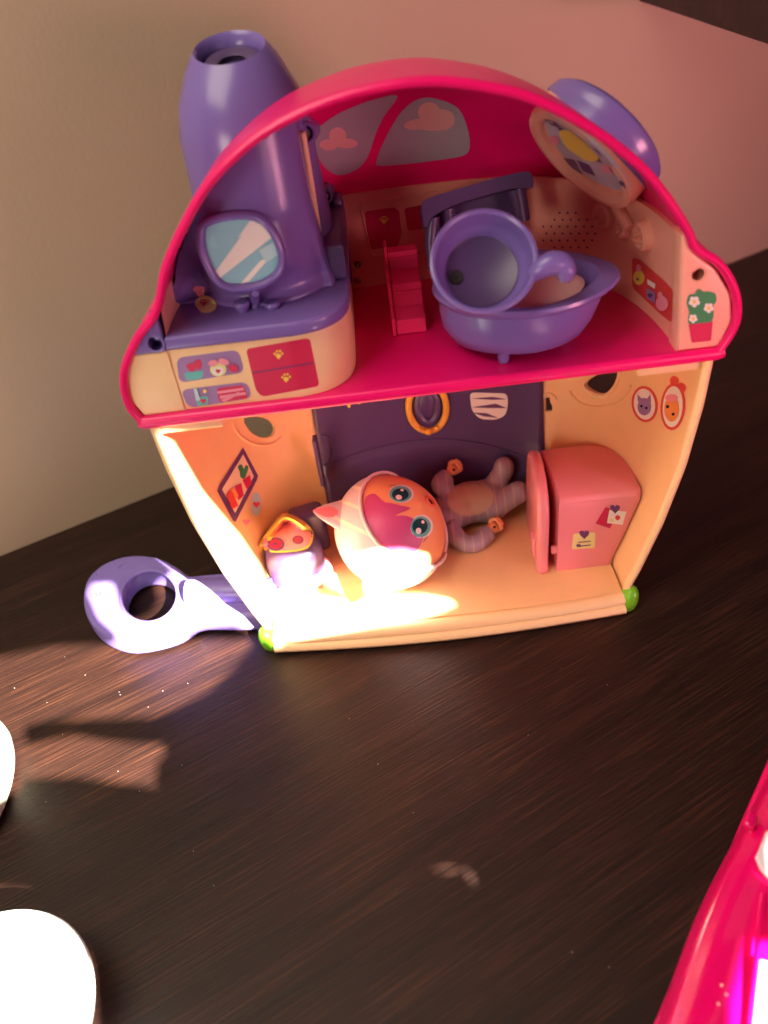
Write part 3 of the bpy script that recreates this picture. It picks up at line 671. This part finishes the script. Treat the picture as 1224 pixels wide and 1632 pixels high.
mk('curled_spout', tube(sp, [.0040 + .0014 * sin(pi * min(1, i / 22)) + .0032 * (i / 30) - (.0050 * max(0, (i - 22) / 8) ** 1.5) for i in range(len(sp))], 16), PUR, bowl)

# little bench behind
bench = thing('toy_bench', (.055, .125, .2165), 'dark purple toy bench tipped up behind the bathtub', 'bench')
def pt(u, v, y): return at_y(u, v, y)
yb = .100
fr_o = smooth2([(674, 345), (672, 328), (682, 316), (740, 298), (800, 281), (838, 273), (848, 280), (850, 294), (846, 300), (820, 300), (770, 312), (720, 328), (690, 345), (682, 360), (676, 360)], 3)
f1 = [at_y(u, v, .094) for u, v in fr_o]; f2 = [p + Vector((0, .022, -.009)) for p in f1]; n = len(f1)
mk('bench_top', (f1 + f2, [tuple(range(n)), tuple(range(n, 2 * n))[::-1]] + [(k, n + k, n + (k + 1) % n, (k + 1) % n) for k in range(n)]), PURD, bench)
mk('backrest', rbox(at_y(760, 345, .122) , (.056, .004, .034), .0015, (0, 0, 0)), PURD, bench)
mk('leg', tube([at_y(690, 345, .100), at_y(686, 385, .098), at_y(690, 430, .09)], [.0045, .004, .0035], 12), PURD, bench)
mk('leg', tube([at_y(822, 300, .104), at_y(832, 352, .100)], [.0065, .0055], 12), PURD, bench)
mk('leg', tube([at_y(712, 330, .112), at_y(716, 400, .110)], [.0055, .0055], 12), PURD, bench)

# pink stepped chair
ch = thing('toy_steps', (-.003, .085, .2165), 'bright pink stepped toy chair beside the bathtub', 'toy steps')
sp3 = [(.066, .2170), (.066, .2270), (.082, .2300), (.083, .2450), (.101, .2480), (.102, .2600), (.110, .2610), (.112, .2170)]
M3 = Matrix(((0, 0, 1, 0), (1, 0, 0, 0), (0, 1, 0, 0), (0, 0, 0, 1)))
mk('stair_body', prism(sp3, -.0145, .0060, .0008, M3), PIECE, ch)
sp4 = [(.064, .2170), (.064, .2290), (.0805, .2320), (.0815, .2470), (.0995, .2500), (.1005, .2650), (.112, .2655), (.113, .2170)]
mk('side_plate', prism(sp4, -.0170, -.0146, .0006, M3), PIECE, ch)
mk('side_rib', rbox((-.004, .0815, .2400), (.019, .0016, .0012), .0004), PIECE, ch)
mk('side_rib', rbox((-.004, .1005, .2560), (.019, .0016, .0012), .0004), PIECE, ch)

# ------------------------------------------------------------ fridge
fr = thing('toy_fridge', (.12, .06, .010), 'pink toy fridge with note stickers standing at the right of the ground floor', 'fridge')
def fbody():
    V, F = [], []
    zs = [.0105, .020, .040, .060, .074, .080, .0835, .0848]
    for z in zs:
        k = 0 if z < .074 else (z - .074) / .0108
        ins = .0045 * (1 - math.sqrt(max(0, 1 - k * k)))
        xr = min(.169, wlow(z) - .003) - ins; xl = .0925 + ins * .3; yf = .029 + ins + .00; yb_ = .100 - ins
        o = []
        rr = .006
        def arc(cx_, cy_, a0, a1, r, n=6): return [(cx_ + r * cos(a0 + (a1 - a0) * i / n), cy_ + r * sin(a0 + (a1 - a0) * i / n)) for i in range(n + 1)]
        o += [(xl, yf)] + arc(xr - .006, yf + .006, -pi / 2, 0, .006) + arc(xr - .030, yb_ - .030, 0, pi / 2, .030, 10) + [(xl, yb_)]
        V.append([Vector((a, b, z)) for a, b in o])
    m = len(V[0]); W = [p for r in V for p in r]
    for j in range(len(V) - 1):
        for i in range(m): F.append((j * m + i, j * m + (i + 1) % m, (j + 1) * m + (i + 1) % m, (j + 1) * m + i))
    F.append(tuple(range(m))[::-1]); F.append(tuple(range((len(V) - 1) * m, len(V) * m)))
    return W, F
fb = mk('fridge_body', fbody(), PNK, fr)
yo = smooth2([(.032, .0105), (.098, .0105), (.103, .030), (.103, .070), (.092, .088), (.064, .0945), (.038, .088), (.027, .070), (.0265, .030)], 6)
MD = Matrix.Translation((.0050, 0, 0)) @ Matrix.Translation((.0860, .098, 0)) @ Matrix.Rotation(radians(-4.5), 4, 'Z') @ Matrix.Translation((-.0860, -.098, 0)) @ M3
fd = mk('fridge_door', prism(yo, .0765, .0858, .0036, MD, 5), PNK, fr)
mk('fridge_handle', rbox((.0762, .040, .034), (.004, .010, .020), .0016), PNK, fd)
mk('hinge', rbox((.091, .0315, .034), (.006, .003, .007), .0008), PNK, fr)
tfb = bvh(fb)
mk('mould_line', tube(tracepath(tfb, [(900 + 12 * i, 803 - 1.3 * i) for i in range(11)], .0001), .0004, 6), PNK, fb)
sticker('photo_sticker', fr, tfb, [([(965, 808), (986, 814), (972, 842), (949, 834)], I_MAG), ([(971, 812), (998, 815), (992, 836), (967, 833)], I_WHT), (heart(980, 810, 8), I_PUR), ([circ(984, 824, 4, 4)], I_RED), ([circ(974, 828, 4, 2.5, 30)], I_PYL)], 'white card over magenta card with heart magnet')
sticker('note_sticker', fr, tfb, [(rpoly([(914, 850), (949, 848), (948, 873), (911, 875)], 3), I_PYL), (heart(931, 851, 8), I_PUR), ([[(921, 863), (941, 861), (941, 862.4), (921, 864.4)], [(921, 869), (941, 867), (941, 868.6), (921, 870.8)], [(918, 867), (924, 866), (926, 871), (919, 871)]], I_PUR)], 'yellow note with purple heart magnet')

# ------------------------------------------------------------ purple spotted block beside the doll
def px_pt(u, v, z): return at_z(u, v, z)
seatc = px_pt(470, 893, .030)
seat = thing('toy_armchair', (seatc.x, seatc.y, .010), 'rounded purple toy armchair with pink spotted print at the left of the ground floor', 'toy armchair')
ang = Matrix.Rotation(radians(12), 3, 'Z').to_4x4()
sb = mk('seat_shell', ellipsoid((seatc.x, seatc.y + .002, .030), (.024, .021, .0215), ang, 40, 24, .62), PURD, seat)
mk('seat_back', rbox((seatc.x + .012, seatc.y + .034, .034), (.030, .018, .046), .006, (0, 0, 14), 5), PURD, seat)
g = ellipsoid((seatc.x + .010, seatc.y - .004, .0185), (.020, .017, .0082), ang, 36, 16, .8); mk('pink_cushion', g, PNK, seat)
ts = bvh(sb)
outl = smooth2([(414, 868), (436, 834), (452, 818), (474, 824), (496, 842), (499, 858), (490, 874), (462, 880), (432, 880)], 3)
sticker('cushion_print', seat, ts, [(outl, I_YEL), (shrink(outl, .90), I_PNK), ([circ(458, 841, 12, 9), circ(440, 868, 14, 11), circ(475, 861, 9, 7)], I_PUR), ([circ(458, 841, 7, 5), circ(440, 868, 9, 7), circ(475, 861, 5, 4)], I_MAG), ([circ(440, 868, 4, 3)], I_PUR)], 'pink print with yellow border and round swirls')

# ------------------------------------------------------------ ring wand lying on the table
wc = px_pt(226, 955, .012)
wand = thing('toy_ring_wand', (wc.x, wc.y, 0), 'purple plastic ring-headed toy with straight handle, lying left of the house', 'toy')
wo = smooth2([(136, 945), (144, 918), (168, 898), (205, 887), (245, 890), (278, 906), (298, 920), (330, 918), (380, 915), (430, 915), (432, 968), (380, 976), (330, 976), (305, 982), (280, 998), (240, 1010), (200, 1014), (165, 1002), (142, 978)], 4)
hi = circ(238, 951, 46, 41, -20, 40)
ztop, zb = .021, .0015
def slab_hole(outer_px, inner_px, z0, z1, bev):
    P = [px_pt(u, v, z1) for u, v in outer_px]; H = [px_pt(u, v, z1) for u, v in inner_px]
    cu = bpy.data.curves.new('c', 'CURVE'); cu.dimensions = '2D'; cu.fill_mode = 'BOTH'; cu.extrude = (z1 - z0) / 2 - bev; cu.bevel_depth = bev; cu.bevel_resolution = 4
    c0 = sum(P, Vector()) / len(P)
    for L_ in (P, H):
        s = cu.splines.new('POLY'); s.points.add(len(L_) - 1); s.use_cyclic_u = True
        cc = sum(L_, Vector()) / len(L_); sg = -1 if L_ is P else 1
        for i, p in enumerate(L_):
            s.points[i].co = (p.x, p.y, 0, 1)
    o = bpy.data.objects.new('c', cu); COL.objects.link(o)
    dg = bpy.context.evaluated_depsgraph_get(); me = bpy.data.meshes.new_from_object(o.evaluated_get(dg))
    g = ([v.co + Vector((0, 0, (z0 + z1) / 2)) for v in me.vertices], [tuple(p.vertices) for p in me.polygons])
    bpy.data.objects.remove(o); return g
LAV = plastic('lavender_plastic', (0.27, 0.20, 0.62), 0.28)
wb = mk('wand_body', slab_hole(shrink(wo, .975), [(236 + (u - 236) * 1.12, 952 + (v - 952) * 1.12) for u, v in hi], zb, ztop, .004), LAV, wand)
tw_ = bvh(wb)
hb = tube(catmull([px_pt(300, 945, .022), px_pt(340, 944, .0215), px_pt(390, 944, .0215), px_pt(432, 943, .021)], 5), [.0115] * 16, 16); mk('handle_cover', hb, LAV, wand)
mk('ring_edge', tube([px_pt(u, v, .0212) for u, v in hi[::-1]], .0016, 8, True), LAV, wand)
for k in range(5):
    u, v = 158 + k * 9.5, 962 + k * 11; p = px_pt(u, v, .0215); q = px_pt(u + 22, v - 8, .0215)
    mk('grip_rib', tube([p, q], .0014, 8), LAV, wand)
mk('emblem', tube([px_pt(u, v, .0214) for u, v in circ(158, 946, 13, 11, 0, 20)], .0009, 6, True), LAV, wand)
mk('emblem_star', tube([px_pt(157 + (7 if k % 2 else 3) * cos(k * pi / 5), 946 + (6 if k % 2 else 3) * sin(k * pi / 5), .0214) for k in range(10)], .0006, 6, True), PURD, wand)

# ------------------------------------------------------------ doll
hc = px_pt(624, 846, .047); RH = .0452
doll = thing('doll', (hc.x, hc.y, .010), 'baby doll in striped lilac kitten suit lying on its back in the house', 'doll')
fn_ = (.32 * CR + .40 * CU - .85 * CF).normalized()
dwn = (CR * .85 + CU * .52); dwn = (dwn - fn_ * dwn.dot(fn_)).normalized()
upv = -dwn; side = upv.cross(fn_)    # local x: doll's own left/right
HM = Matrix(((side.x, upv.x, fn_.x, hc.x), (side.y, upv.y, fn_.y, hc.y), (side.z, upv.z, fn_.z, hc.z), (0, 0, 0, 1)))
def headgeo(k=1.0, n=64, m=48):
    V, F = [], []
    for i in range(m + 1):
        p = -pi / 2 + pi * i / m
        for j in range(n):
            a = 2 * pi * j / n
            x, y, z = cos(p) * cos(a), sin(p), cos(p) * sin(a)
            wx = 1.04 * (1 - .10 * max(0, -y) ** 2 ) ; ch_ = 1 + .05 * math.exp(-((y + .35) ** 2) / .08) * (abs(x) > .3) * max(0, z)
            zz = z * (.93 if z > 0 else 1.0)
            v = Vector((x * wx, y * .98, zz)) * RH
            if k == 1.0 and z > 0:
                v.z += .0022 * math.exp(-((x / .10) ** 2 + ((y + .27) / .09) ** 2))           # nose
                v.z += .0016 * math.exp(-(((abs(x) - .42) / .2) ** 2 + ((y + .40) / .2) ** 2))  # cheeks
                v.z += .0020 * math.exp(-((x / .16) ** 2 + ((y + .50) / .10) ** 2))           # lips
            V.append(HM @ (v * k))
    for i in range(m):
        for j in range(n): F.append((i * n + j, i * n + (j + 1) % n, (i + 1) * n + (j + 1) % n, (i + 1) * n + j))
    return V, F
head = mk('head', headgeo(), SKIN, doll)
th = bvh(head)
# hood: shell over the head, cut by an oblique face opening
def hoodgeo():
    V, F = headgeo(1.035); HI = HM.inverted(); keep = []
    for f in F:
        c = HI @ (sum((V[i] for i in f), Vector()) / len(f)); x, y, z = c.x / RH, c.y / RH, c.z / RH
        opening = z > .02 and (x / .95) ** 2 + ((y + .16) / .88) ** 2 < 1.0
        if not opening: keep.append(f)
    return V, keep
hood = mk('hood', hoodgeo(), HOOD, doll, label='lilac hood with cream stripes')
s = hood.modifiers.new('s', 'SOLIDIFY'); s.thickness = .0014; s.offset = -1; bake(hood)
sm = hood.modifiers.new('m', 'SMOOTH'); sm.iterations = 5; sm.factor = .5; bake(hood)
# opening hem
def onhead(x, y, k=1.0):
    r2 = max(0, 1 - (x / 1.04) ** 2 - (y / .98) ** 2); return HM @ (Vector((x, y, .93 * math.sqrt(r2))) * RH * k)
mk('hood_hem', tube([onhead(.94 * cos(t), -.16 + .87 * sin(t), 1.045) for t in [2 * pi * k / 60 for k in range(60)]], .0014, 8, True), plastic('hood_hem_white', (.85, .72, .72), .4), doll)
for sx in (1, -1):
    base = Vector((sx * .62, .74, .10)); tip = Vector((sx * .92, 1.16, .05))
    def eargeo(k=1.0, dz=0.0):
        V = []; F = []; n = 20; m = 8
        for i in range(m + 1):
            t = i / m; c = base.lerp(tip, t); r = .30 * (1 - t) ** .75 * k + .012
            for j in range(n):
                a = 2 * pi * j / n; tx = Vector((.66, -.48, 0)).normalized(); tx.x *= sx
                V.append(HM @ ((c + tx * r * cos(a) + Vector((0, 0, 1)) * (r * .36 * sin(a) + dz)) * RH))
        for i in range(m):
            for j in range(n): F.append((i * n + j, i * n + (j + 1) % n, (i + 1) * n + (j + 1) % n, (i + 1) * n + j))
        F.append(tuple(range(n))[::-1]); F.append(tuple(range(m * n, m * n + n))); return V, F
    ear = mk('ear', eargeo(), HOOD, doll)
    mk('inner_ear', eargeo(.62, .035), PNK, ear)
HS = 1
def facept(P, off=.0003):   # list of (x,y) outline on the head -> geometry
    c = (sum(p[0] for p in P) / len(P), sum(p[1] for p in P) / len(P)); V, F = [], []; n = len(P); rings = (1, .75, .5, .25)
    def q(x, y):
        o = HM @ Vector((x * RH, y * RH, .2)); d = -fn_; loc, nor, i, dd = th.ray_cast(o, d)
        if loc is None: return onhead(x, y)
        return loc + fn_ * off
    for r in rings:
        for p in P: V.append(q(c[0] + (p[0] - c[0]) * r, c[1] + (p[1] - c[1]) * r))
    V.append(q(*c)); m = len(rings)
    for j in range(m - 1):
        for k in range(n): F.append((j * n + k, j * n + (k + 1) % n, (j + 1) * n + (k + 1) % n, (j + 1) * n + k))
    for k in range(n): F.append(((m - 1) * n + k, (m - 1) * n + (k + 1) % n, m * n))
    return V, F
def el(x, y, a, b, ang=0, n=28):
    q = radians(ang); return [(x + a * cos(t) * cos(q) - b * sin(t) * sin(q), y + a * cos(t) * sin(q) + b * sin(t) * cos(q)) for t in [2 * pi * k / n for k in range(n)]]
def dense(P, k=4):
    o = []
    for i in range(len(P)):
        a, b = Vector(P[i]), Vector(P[(i + 1) % len(P)]); o += [tuple(a.lerp(b, j / k)) for j in range(k)]
    return o
for sx in (1, -1):
    ex, ey = sx * .335, -.06
    e = mk('eye', join(withmat(facept(el(ex, ey - .01, .19, .235)), 0), withmat(facept(el(ex, ey + .015, .168, .205), .0005), 1), withmat(facept(el(ex - .01 * sx, ey + .03, .125, .155), .0007), 2),
        withmat(facept(el(ex - .05, ey + .10, .05, .055), .0009), 0), withmat(facept(el(ex + .05, ey - .05, .028, .032), .0009), 0)), [I_WHT, I_TEAL, I_TEALD], doll)
    mk('eyebrow', facept(el(ex * .95, ey + .36, .07, .008, sx * -14), .0004), I_HAIR, doll)
    mk('eyelash', join(*[facept(el(ex + sx * (.20 + .015 * k), ey - .02 + .04 * k, .035, .005, sx * (20 + 15 * k), 10), .0006) for k in range(3)]), I_PUR, doll)
hair = [(-.50, .46), (-.30, .60), (0, .66), (.30, .60), (.52, .44), (.36, .50), (.22, .46), (.16, .24), (.02, .36), (-.06, .46), (-.22, .30), (-.40, .36), (-.42, .28)]
mk('hair_lock', facept(dense(smooth2([(s_ * a, b) for s_ in (HS,) for a, b in [(p_[0], p_[1] - .08) for p_ in [(-.66, .34), (-.52, .58), (-.28, .73), (.05, .77), (.34, .72), (.60, .52), (.56, .38), (.46, .48), (.38, .50), (.30, .34), (.14, .18), (.02, .05), (.02, .24), (.04, .38), (-.08, .18), (-.28, .05), (-.54, .10)]]], 3), 1), .0004), I_HAIR, doll, label='magenta painted fringe')
mk('mouth', facept(el(0, -.50, .06, .05), .0004), I_BLK, doll)
mk('lips', tube([HM @ Vector((a * RH, b * RH, (.93 * math.sqrt(max(0, 1 - a * a - b * b)) + .034) * RH)) for a, b in el(0, -.50, .09, .07)], .0013, 8, True), plastic('doll_lips', (.80, .16, .09), .35), doll)
# body: one continuous remeshed surface
bz = .026
def P_(u, v, z): return px_pt(u, v, z)
neck = P_(712, 815, .028); hip = P_(790, 798, .024); chest = P_(752, 800, .030)
parts = [ellipsoid(chest, (.024, .0205, .017)), ellipsoid(P_(728, 808, .030), (.019, .020, .017)), ellipsoid(P_(776, 798, .028), (.021, .022, .017)), ellipsoid(neck.lerp(chest, .1), (.017, .019, .014))]
parts += [tube(catmull([P_(778, 785, .032), P_(793, 766, .041), P_(804, 746, .050)], 5), [.0105, .0105, .0102, .0098, .0096, .0094, .0092, .009, .009, .0092, .0092], 16), ellipsoid(P_(803, 745, .051), (.0090, .0088, .0100))]
parts += [tube(catmull([P_(785, 812, .028), P_(805, 798, .033), P_(826, 784, .038)], 5), [.0098] * 11, 16), ellipsoid(P_(826, 785, .038), (.0088, .0092, .0108))]
parts += [tube(catmull([P_(735, 795, .034), P_(712, 782, .044), P_(700, 772, .050), P_(714, 758, .053)], 5), [.0076] * 16, 14)]
parts += [tube(catmull([P_(718, 838, .026), P_(733, 862, .021), P_(757, 866, .019), P_(779, 848, .0205)], 5), [.0078] * 16, 14)]
body = mk('suit_body', join(*parts), SUIT, doll, label='striped lilac suit with arms and legs'); remesh(body, .0011, 8)
tbod = bvh(body)
body.data.materials.clear(); body.data.materials.append(SUIT)
sticker('tummy_patch', doll, tbod, [(circ(750, 795, 37, 27, -8, 28), plastic('tummy_cream', (.50, .38, .26), .5))])
# hands: palm, four curled fingers and a thumb around a grip hole
def handgeo(c, ax, up, r=.0058):
    ax = Vector(ax).normalized(); up = Vector(up); up = (up - ax * up.dot(ax)).normalized(); sd = ax.cross(up)
    gs = [ellipsoid(c + ax * .001, (r * .95, r * .95, r * .8))]
    for k in range(4):
        o = (k - 1.5) * .0026; ln = (.92, 1.0, .97, .82)[k]
        pth = catmull([c + ax * (.003) + sd * o + up * -.001, c + ax * (.0085 * ln) + sd * o * 1.1 + up * .0005, c + ax * (.0090 * ln) + sd * o + up * .0045, c + ax * .0055 + sd * o + up * .0062], 4)
        gs.append(tube(pth, .00150, 10))
    pth = catmull([c - sd * .0035 + up * .000, c - sd * .0062 + ax * .0025 + up * .002, c - sd * .0048 + ax * .0055 + up * .0055], 4); gs.append(tube(pth, .0016, 10))
    return join(*gs)
for (u, v, z, ax, bu, bv) in ((720, 750, .053, CR * .7 + CU * .5, 723, 749), (784, 842, .0215, CR * .8 + CU * .45, 788, 840)):
    c = P_(u, v, z); h = mk('hand', handgeo(c, ax, -CF + CU * .3), SKIN, doll); remesh(h, .00055, 3)
    mk('grip_hole', ellipsoid(P_(bu, bv, z + .0075), (.0013, .0013, .0010), None, 12, 8), BLK, h)

# ------------------------------------------------------------ magenta case at lower right
case = thing('toy_case', (.17, -.22, 0), 'glossy magenta plastic toy case at the lower right corner of the table', 'toy case')
e0 = Vector((.200, -.134, 0)); e1 = Vector((.068, -.290, 0)); ed = (e1 - e0).normalized(); en = Vector((-ed.y, ed.x, 0)); en = en if en.x > 0 else -en
def casefn(a, b):
    L_ = -.06 + .34 * a; t = b
    sec = [(0, 0), (-.001, .004), (0.000, .016), (.004, .026), (.012, .033), (.022, .036), (.034, .0365), (.036, .0345), (.038, .0345), (.040, .0370), (.058, .0385), (.085, .0385), (.11, .036)]
    f = t * (len(sec) - 1); i = min(len(sec) - 2, int(f)); k = f - i; d = sec[i][0] * (1 - k) + sec[i + 1][0] * k; h = sec[i][1] * (1 - k) + sec[i + 1][1] * k
    w_ = .0018 * sin(L_ * 34) - .003 * max(0, (.08 - L_) / .14) ** 2 * -4
    return tuple(e0 + ed * L_ + en * (d + w_) + Vector((0, 0, h + .0008 * sin(L_ * 60 + d * 90))))
mk('case_shell', grid(casefn, 90, 48), MAG2, case)
mk('side_skirt', tube([tuple(e0 + ed * (-.05 + .32 * i / 20) + en * (.003) + Vector((0, 0, .012))) for i in range(21)], .0035, 10), MAG2, case)
mk('clip', rbox(e0 + ed * .085 + en * .004 + Vector((0, 0, .031)), (.010, .006, .006), .002, (0, 0, 55)), MAG2, case)
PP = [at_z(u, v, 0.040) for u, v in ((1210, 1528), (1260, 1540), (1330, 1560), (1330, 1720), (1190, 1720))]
mk('seam_line', tube([at_z(1216, 1425, .0392), at_z(1206, 1520, .0392), at_z(1194, 1640, .0392), at_z(1188, 1700, .0392)], .0012, 8), MAG2, case)
for u, v in ((1150, 1570), (1158, 1585), (1145, 1600)): mk('speck', ellipsoid(at_z(u, v, .0372), (.0006, .0006, .0005), None, 8, 6), I_WHT, case)
PALE = plastic('pale_glare', (.9, .8, .88), .15)  # near-white colour stands in for blown highlights on the glossy case
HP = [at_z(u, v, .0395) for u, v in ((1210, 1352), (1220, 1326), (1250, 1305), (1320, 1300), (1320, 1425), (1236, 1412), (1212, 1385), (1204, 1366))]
mk('glare_patch_upper', prism([(p.x, p.y) for p in HP], .0372, .0402, .0012), PALE, case)  # added slab in the shape of a glare spot, no real part
mk('glare_patch_lower', prism([(p.x, p.y) for p in PP], .0375, .0405, .0012), plastic('pale_glossy_glare', (.9, .8, .85), .12), case)  # second pale slab painted as white glare on the case top

# ------------------------------------------------------------ pale objects at the lower left
d1 = px_pt(-70, 1290, .0)
dish = thing('stone_dish', (d1.x, d1.y, 0), 'pale mottled round dish cut off by the left edge of the photo', 'dish')
rr = (px_pt(18, 1285, .012) - px_pt(-70, 1290, .012)).length
mk('dish_body', lathe([(.0001, .001), (rr * .86, .001), (rr * .97, .004), (rr, .010), (rr * .99, .0135), (rr * .93, .0145), (rr * .80, .0115), (rr * .5, .009), (.0001, .0085)], 72, Matrix.Translation((d1.x, d1.y, 0)) @ Matrix.Diagonal((1, 1.75, 1, 1))), STONE, dish)
d2 = px_pt(-30, 1640, .03); rr2 = (px_pt(148, 1620, .03) - d2).length
orb = thing('white_bowl', (d2.x, d2.y, 0), 'smooth white rounded bowl blown out by sunlight at the lower left corner', 'bowl')
mk('bowl_shell', lathe([(.0001, .0008), (rr2 * .5, .0008), (rr2 * .55, .004), (rr2 * .80, .012), (rr2 * .97, .026), (rr2, .032), (rr2 * .985, .034), (rr2 * .96, .032), (rr2 * .8, .020), (rr2 * .4, .012), (.0001, .010)], 72, Matrix.Translation((d2.x, d2.y, 0))), WHITE, orb)
# dust specks on the table
specks = []
for k in range(14):
    u = random.uniform(0, 1100); v = random.uniform(1040, 1632); p = px_pt(u, v, .0003)
    if u > 1000: continue
    specks.append(rbox(p, (random.uniform(.0002, .0006), .0002, .0002), 0, (0, 0, random.uniform(0, 180))))
for k in range(12):
    p = px_pt(random.uniform(5, 300), random.uniform(1045, 1270), .0003); specks.append(rbox(p, (random.uniform(.0002, .0005), .0002, .0002), 0, (0, 0, random.uniform(0, 180))))
tag(mk('dust', join(*specks), I_WHT, None, False), 'tiny pale dust specks scattered over the dark table', 'dust', kind='stuff')

# ------------------------------------------------------------ added, unseen shutter board behind the camera, openings cut to shape the sunbeam
SH_C = SUN_AIM + SUN_DIR * 1.25
def ongobo(p): d = (Vector(p) - SUN_POS).normalized(); t = (SH_C - SUN_POS).dot(SUN_DIR) / d.dot(SUN_DIR); return SUN_POS + d * t
SM = frame(SUN_DIR, SH_C, (1, 0, 0)); SI = SM.inverted()
def lit(pts): return [SI @ ongobo(p) for p in pts]
patches = [
    lit([px_pt(u, v, 0) for u, v in ((-160, 1050), (0, 1048), (80, 1030), (200, 1024), (400, 1018), (398, 1034), (375, 1060), (340, 1095), (322, 1108), (280, 1128), (240, 1143), (170, 1146), (80, 1148), (20, 1160), (-160, 1180))]),
    lit([px_pt(u, v, 0) for u, v in ((-120, 1200), (60, 1185), (120, 1172), (180, 1182), (262, 1186), (262, 1200), (250, 1215), (246, 1255), (180, 1246), (120, 1238), (0, 1240), (-120, 1250))]),
    lit([px_pt(u, v, 0) for u, v in ((740, 1388), (750, 1386), (757, 1402), (751, 1414), (747, 1400))]),
    lit([px_pt(u, v, 0) for u, v in ((680, 1386), (722, 1381), (738, 1387), (712, 1390))]),
]

patches += [
    lit([px_pt(u, v, .021) for u, v in ((142, 945), (150, 932), (178, 930), (184, 950), (190, 970), (205, 985), (235, 988), (258, 975), (268, 955), (262, 925), (275, 913), (290, 915), (310, 935), (345, 940), (440, 938), (440, 990), (330, 1000), (250, 1040), (190, 1040), (188, 1010), (160, 985))]),
    lit([at_y(250, 690, .0), at_y(285, 700, .01), at_y(330, 780, .02), at_y(395, 850, .03), at_y(440, 900, .02), at_y(470, 985, .0), at_y(440, 1030, -.01), at_y(390, 985, -.01)]),
    lit([px_pt(440, 890, .045), px_pt(500, 885, .045), px_pt(505, 905, .04), px_pt(520, 925, .03), px_pt(500, 950, .012), px_pt(560, 958, .0130), px_pt(620, 950, .0130), px_pt(680, 950, .013), px_pt(715, 956, .012), px_pt(722, 962, .011), px_pt(700, 972, .010), px_pt(650, 985, .008), px_pt(560, 1000, .005), px_pt(440, 1020, .002)]),
    lit([px_pt(565, 905, .07), px_pt(600, 885, .085), px_pt(635, 872, .088), px_pt(672, 872, .080), px_pt(702, 884, .06), px_pt(690, 905, .04), px_pt(650, 935, .02), px_pt(570, 950, .02)]),
    lit([px_pt(u, v, .01) for u, v in ((-200, 1100), (40, 1100), (45, 1200), (35, 1268), (-200, 1290))]),
    lit([px_pt(u, v, .03) for u, v in ((-300, 1440), (60, 1450), (170, 1570), (190, 1760), (-300, 1760))]),
    lit([px_pt(u, v, .036) for u, v in ((1212, 1352), (1224, 1322), (1320, 1290), (1320, 1425), (1216, 1400))]),
    lit([px_pt(u, v, .038) for u, v in ((1205, 1505), (1320, 1520), (1320, 1760), (1165, 1760), (1175, 1600))]),
]
gobo_root = thing('light_gobo', SH_C, 'dark shutter board added out of view to shape the sun patches', 'gobo')
sh = mk('gobo_board', prism([(-.75, -.75), (.75, -.75), (.75, .75), (-.75, .75)], -.003, .003, 0, SM), CAB, gobo_root, False)
for P in patches:
    n = len(P); V = [SM @ Vector((p.x, p.y, z)) for z in (-.02, .02) for p in P]
    boolcut(sh, (V, [tuple(range(n))[::-1], tuple(range(n, 2 * n))] + [(k, (k + 1) % n, n + (k + 1) % n, n + k) for k in range(n)]))
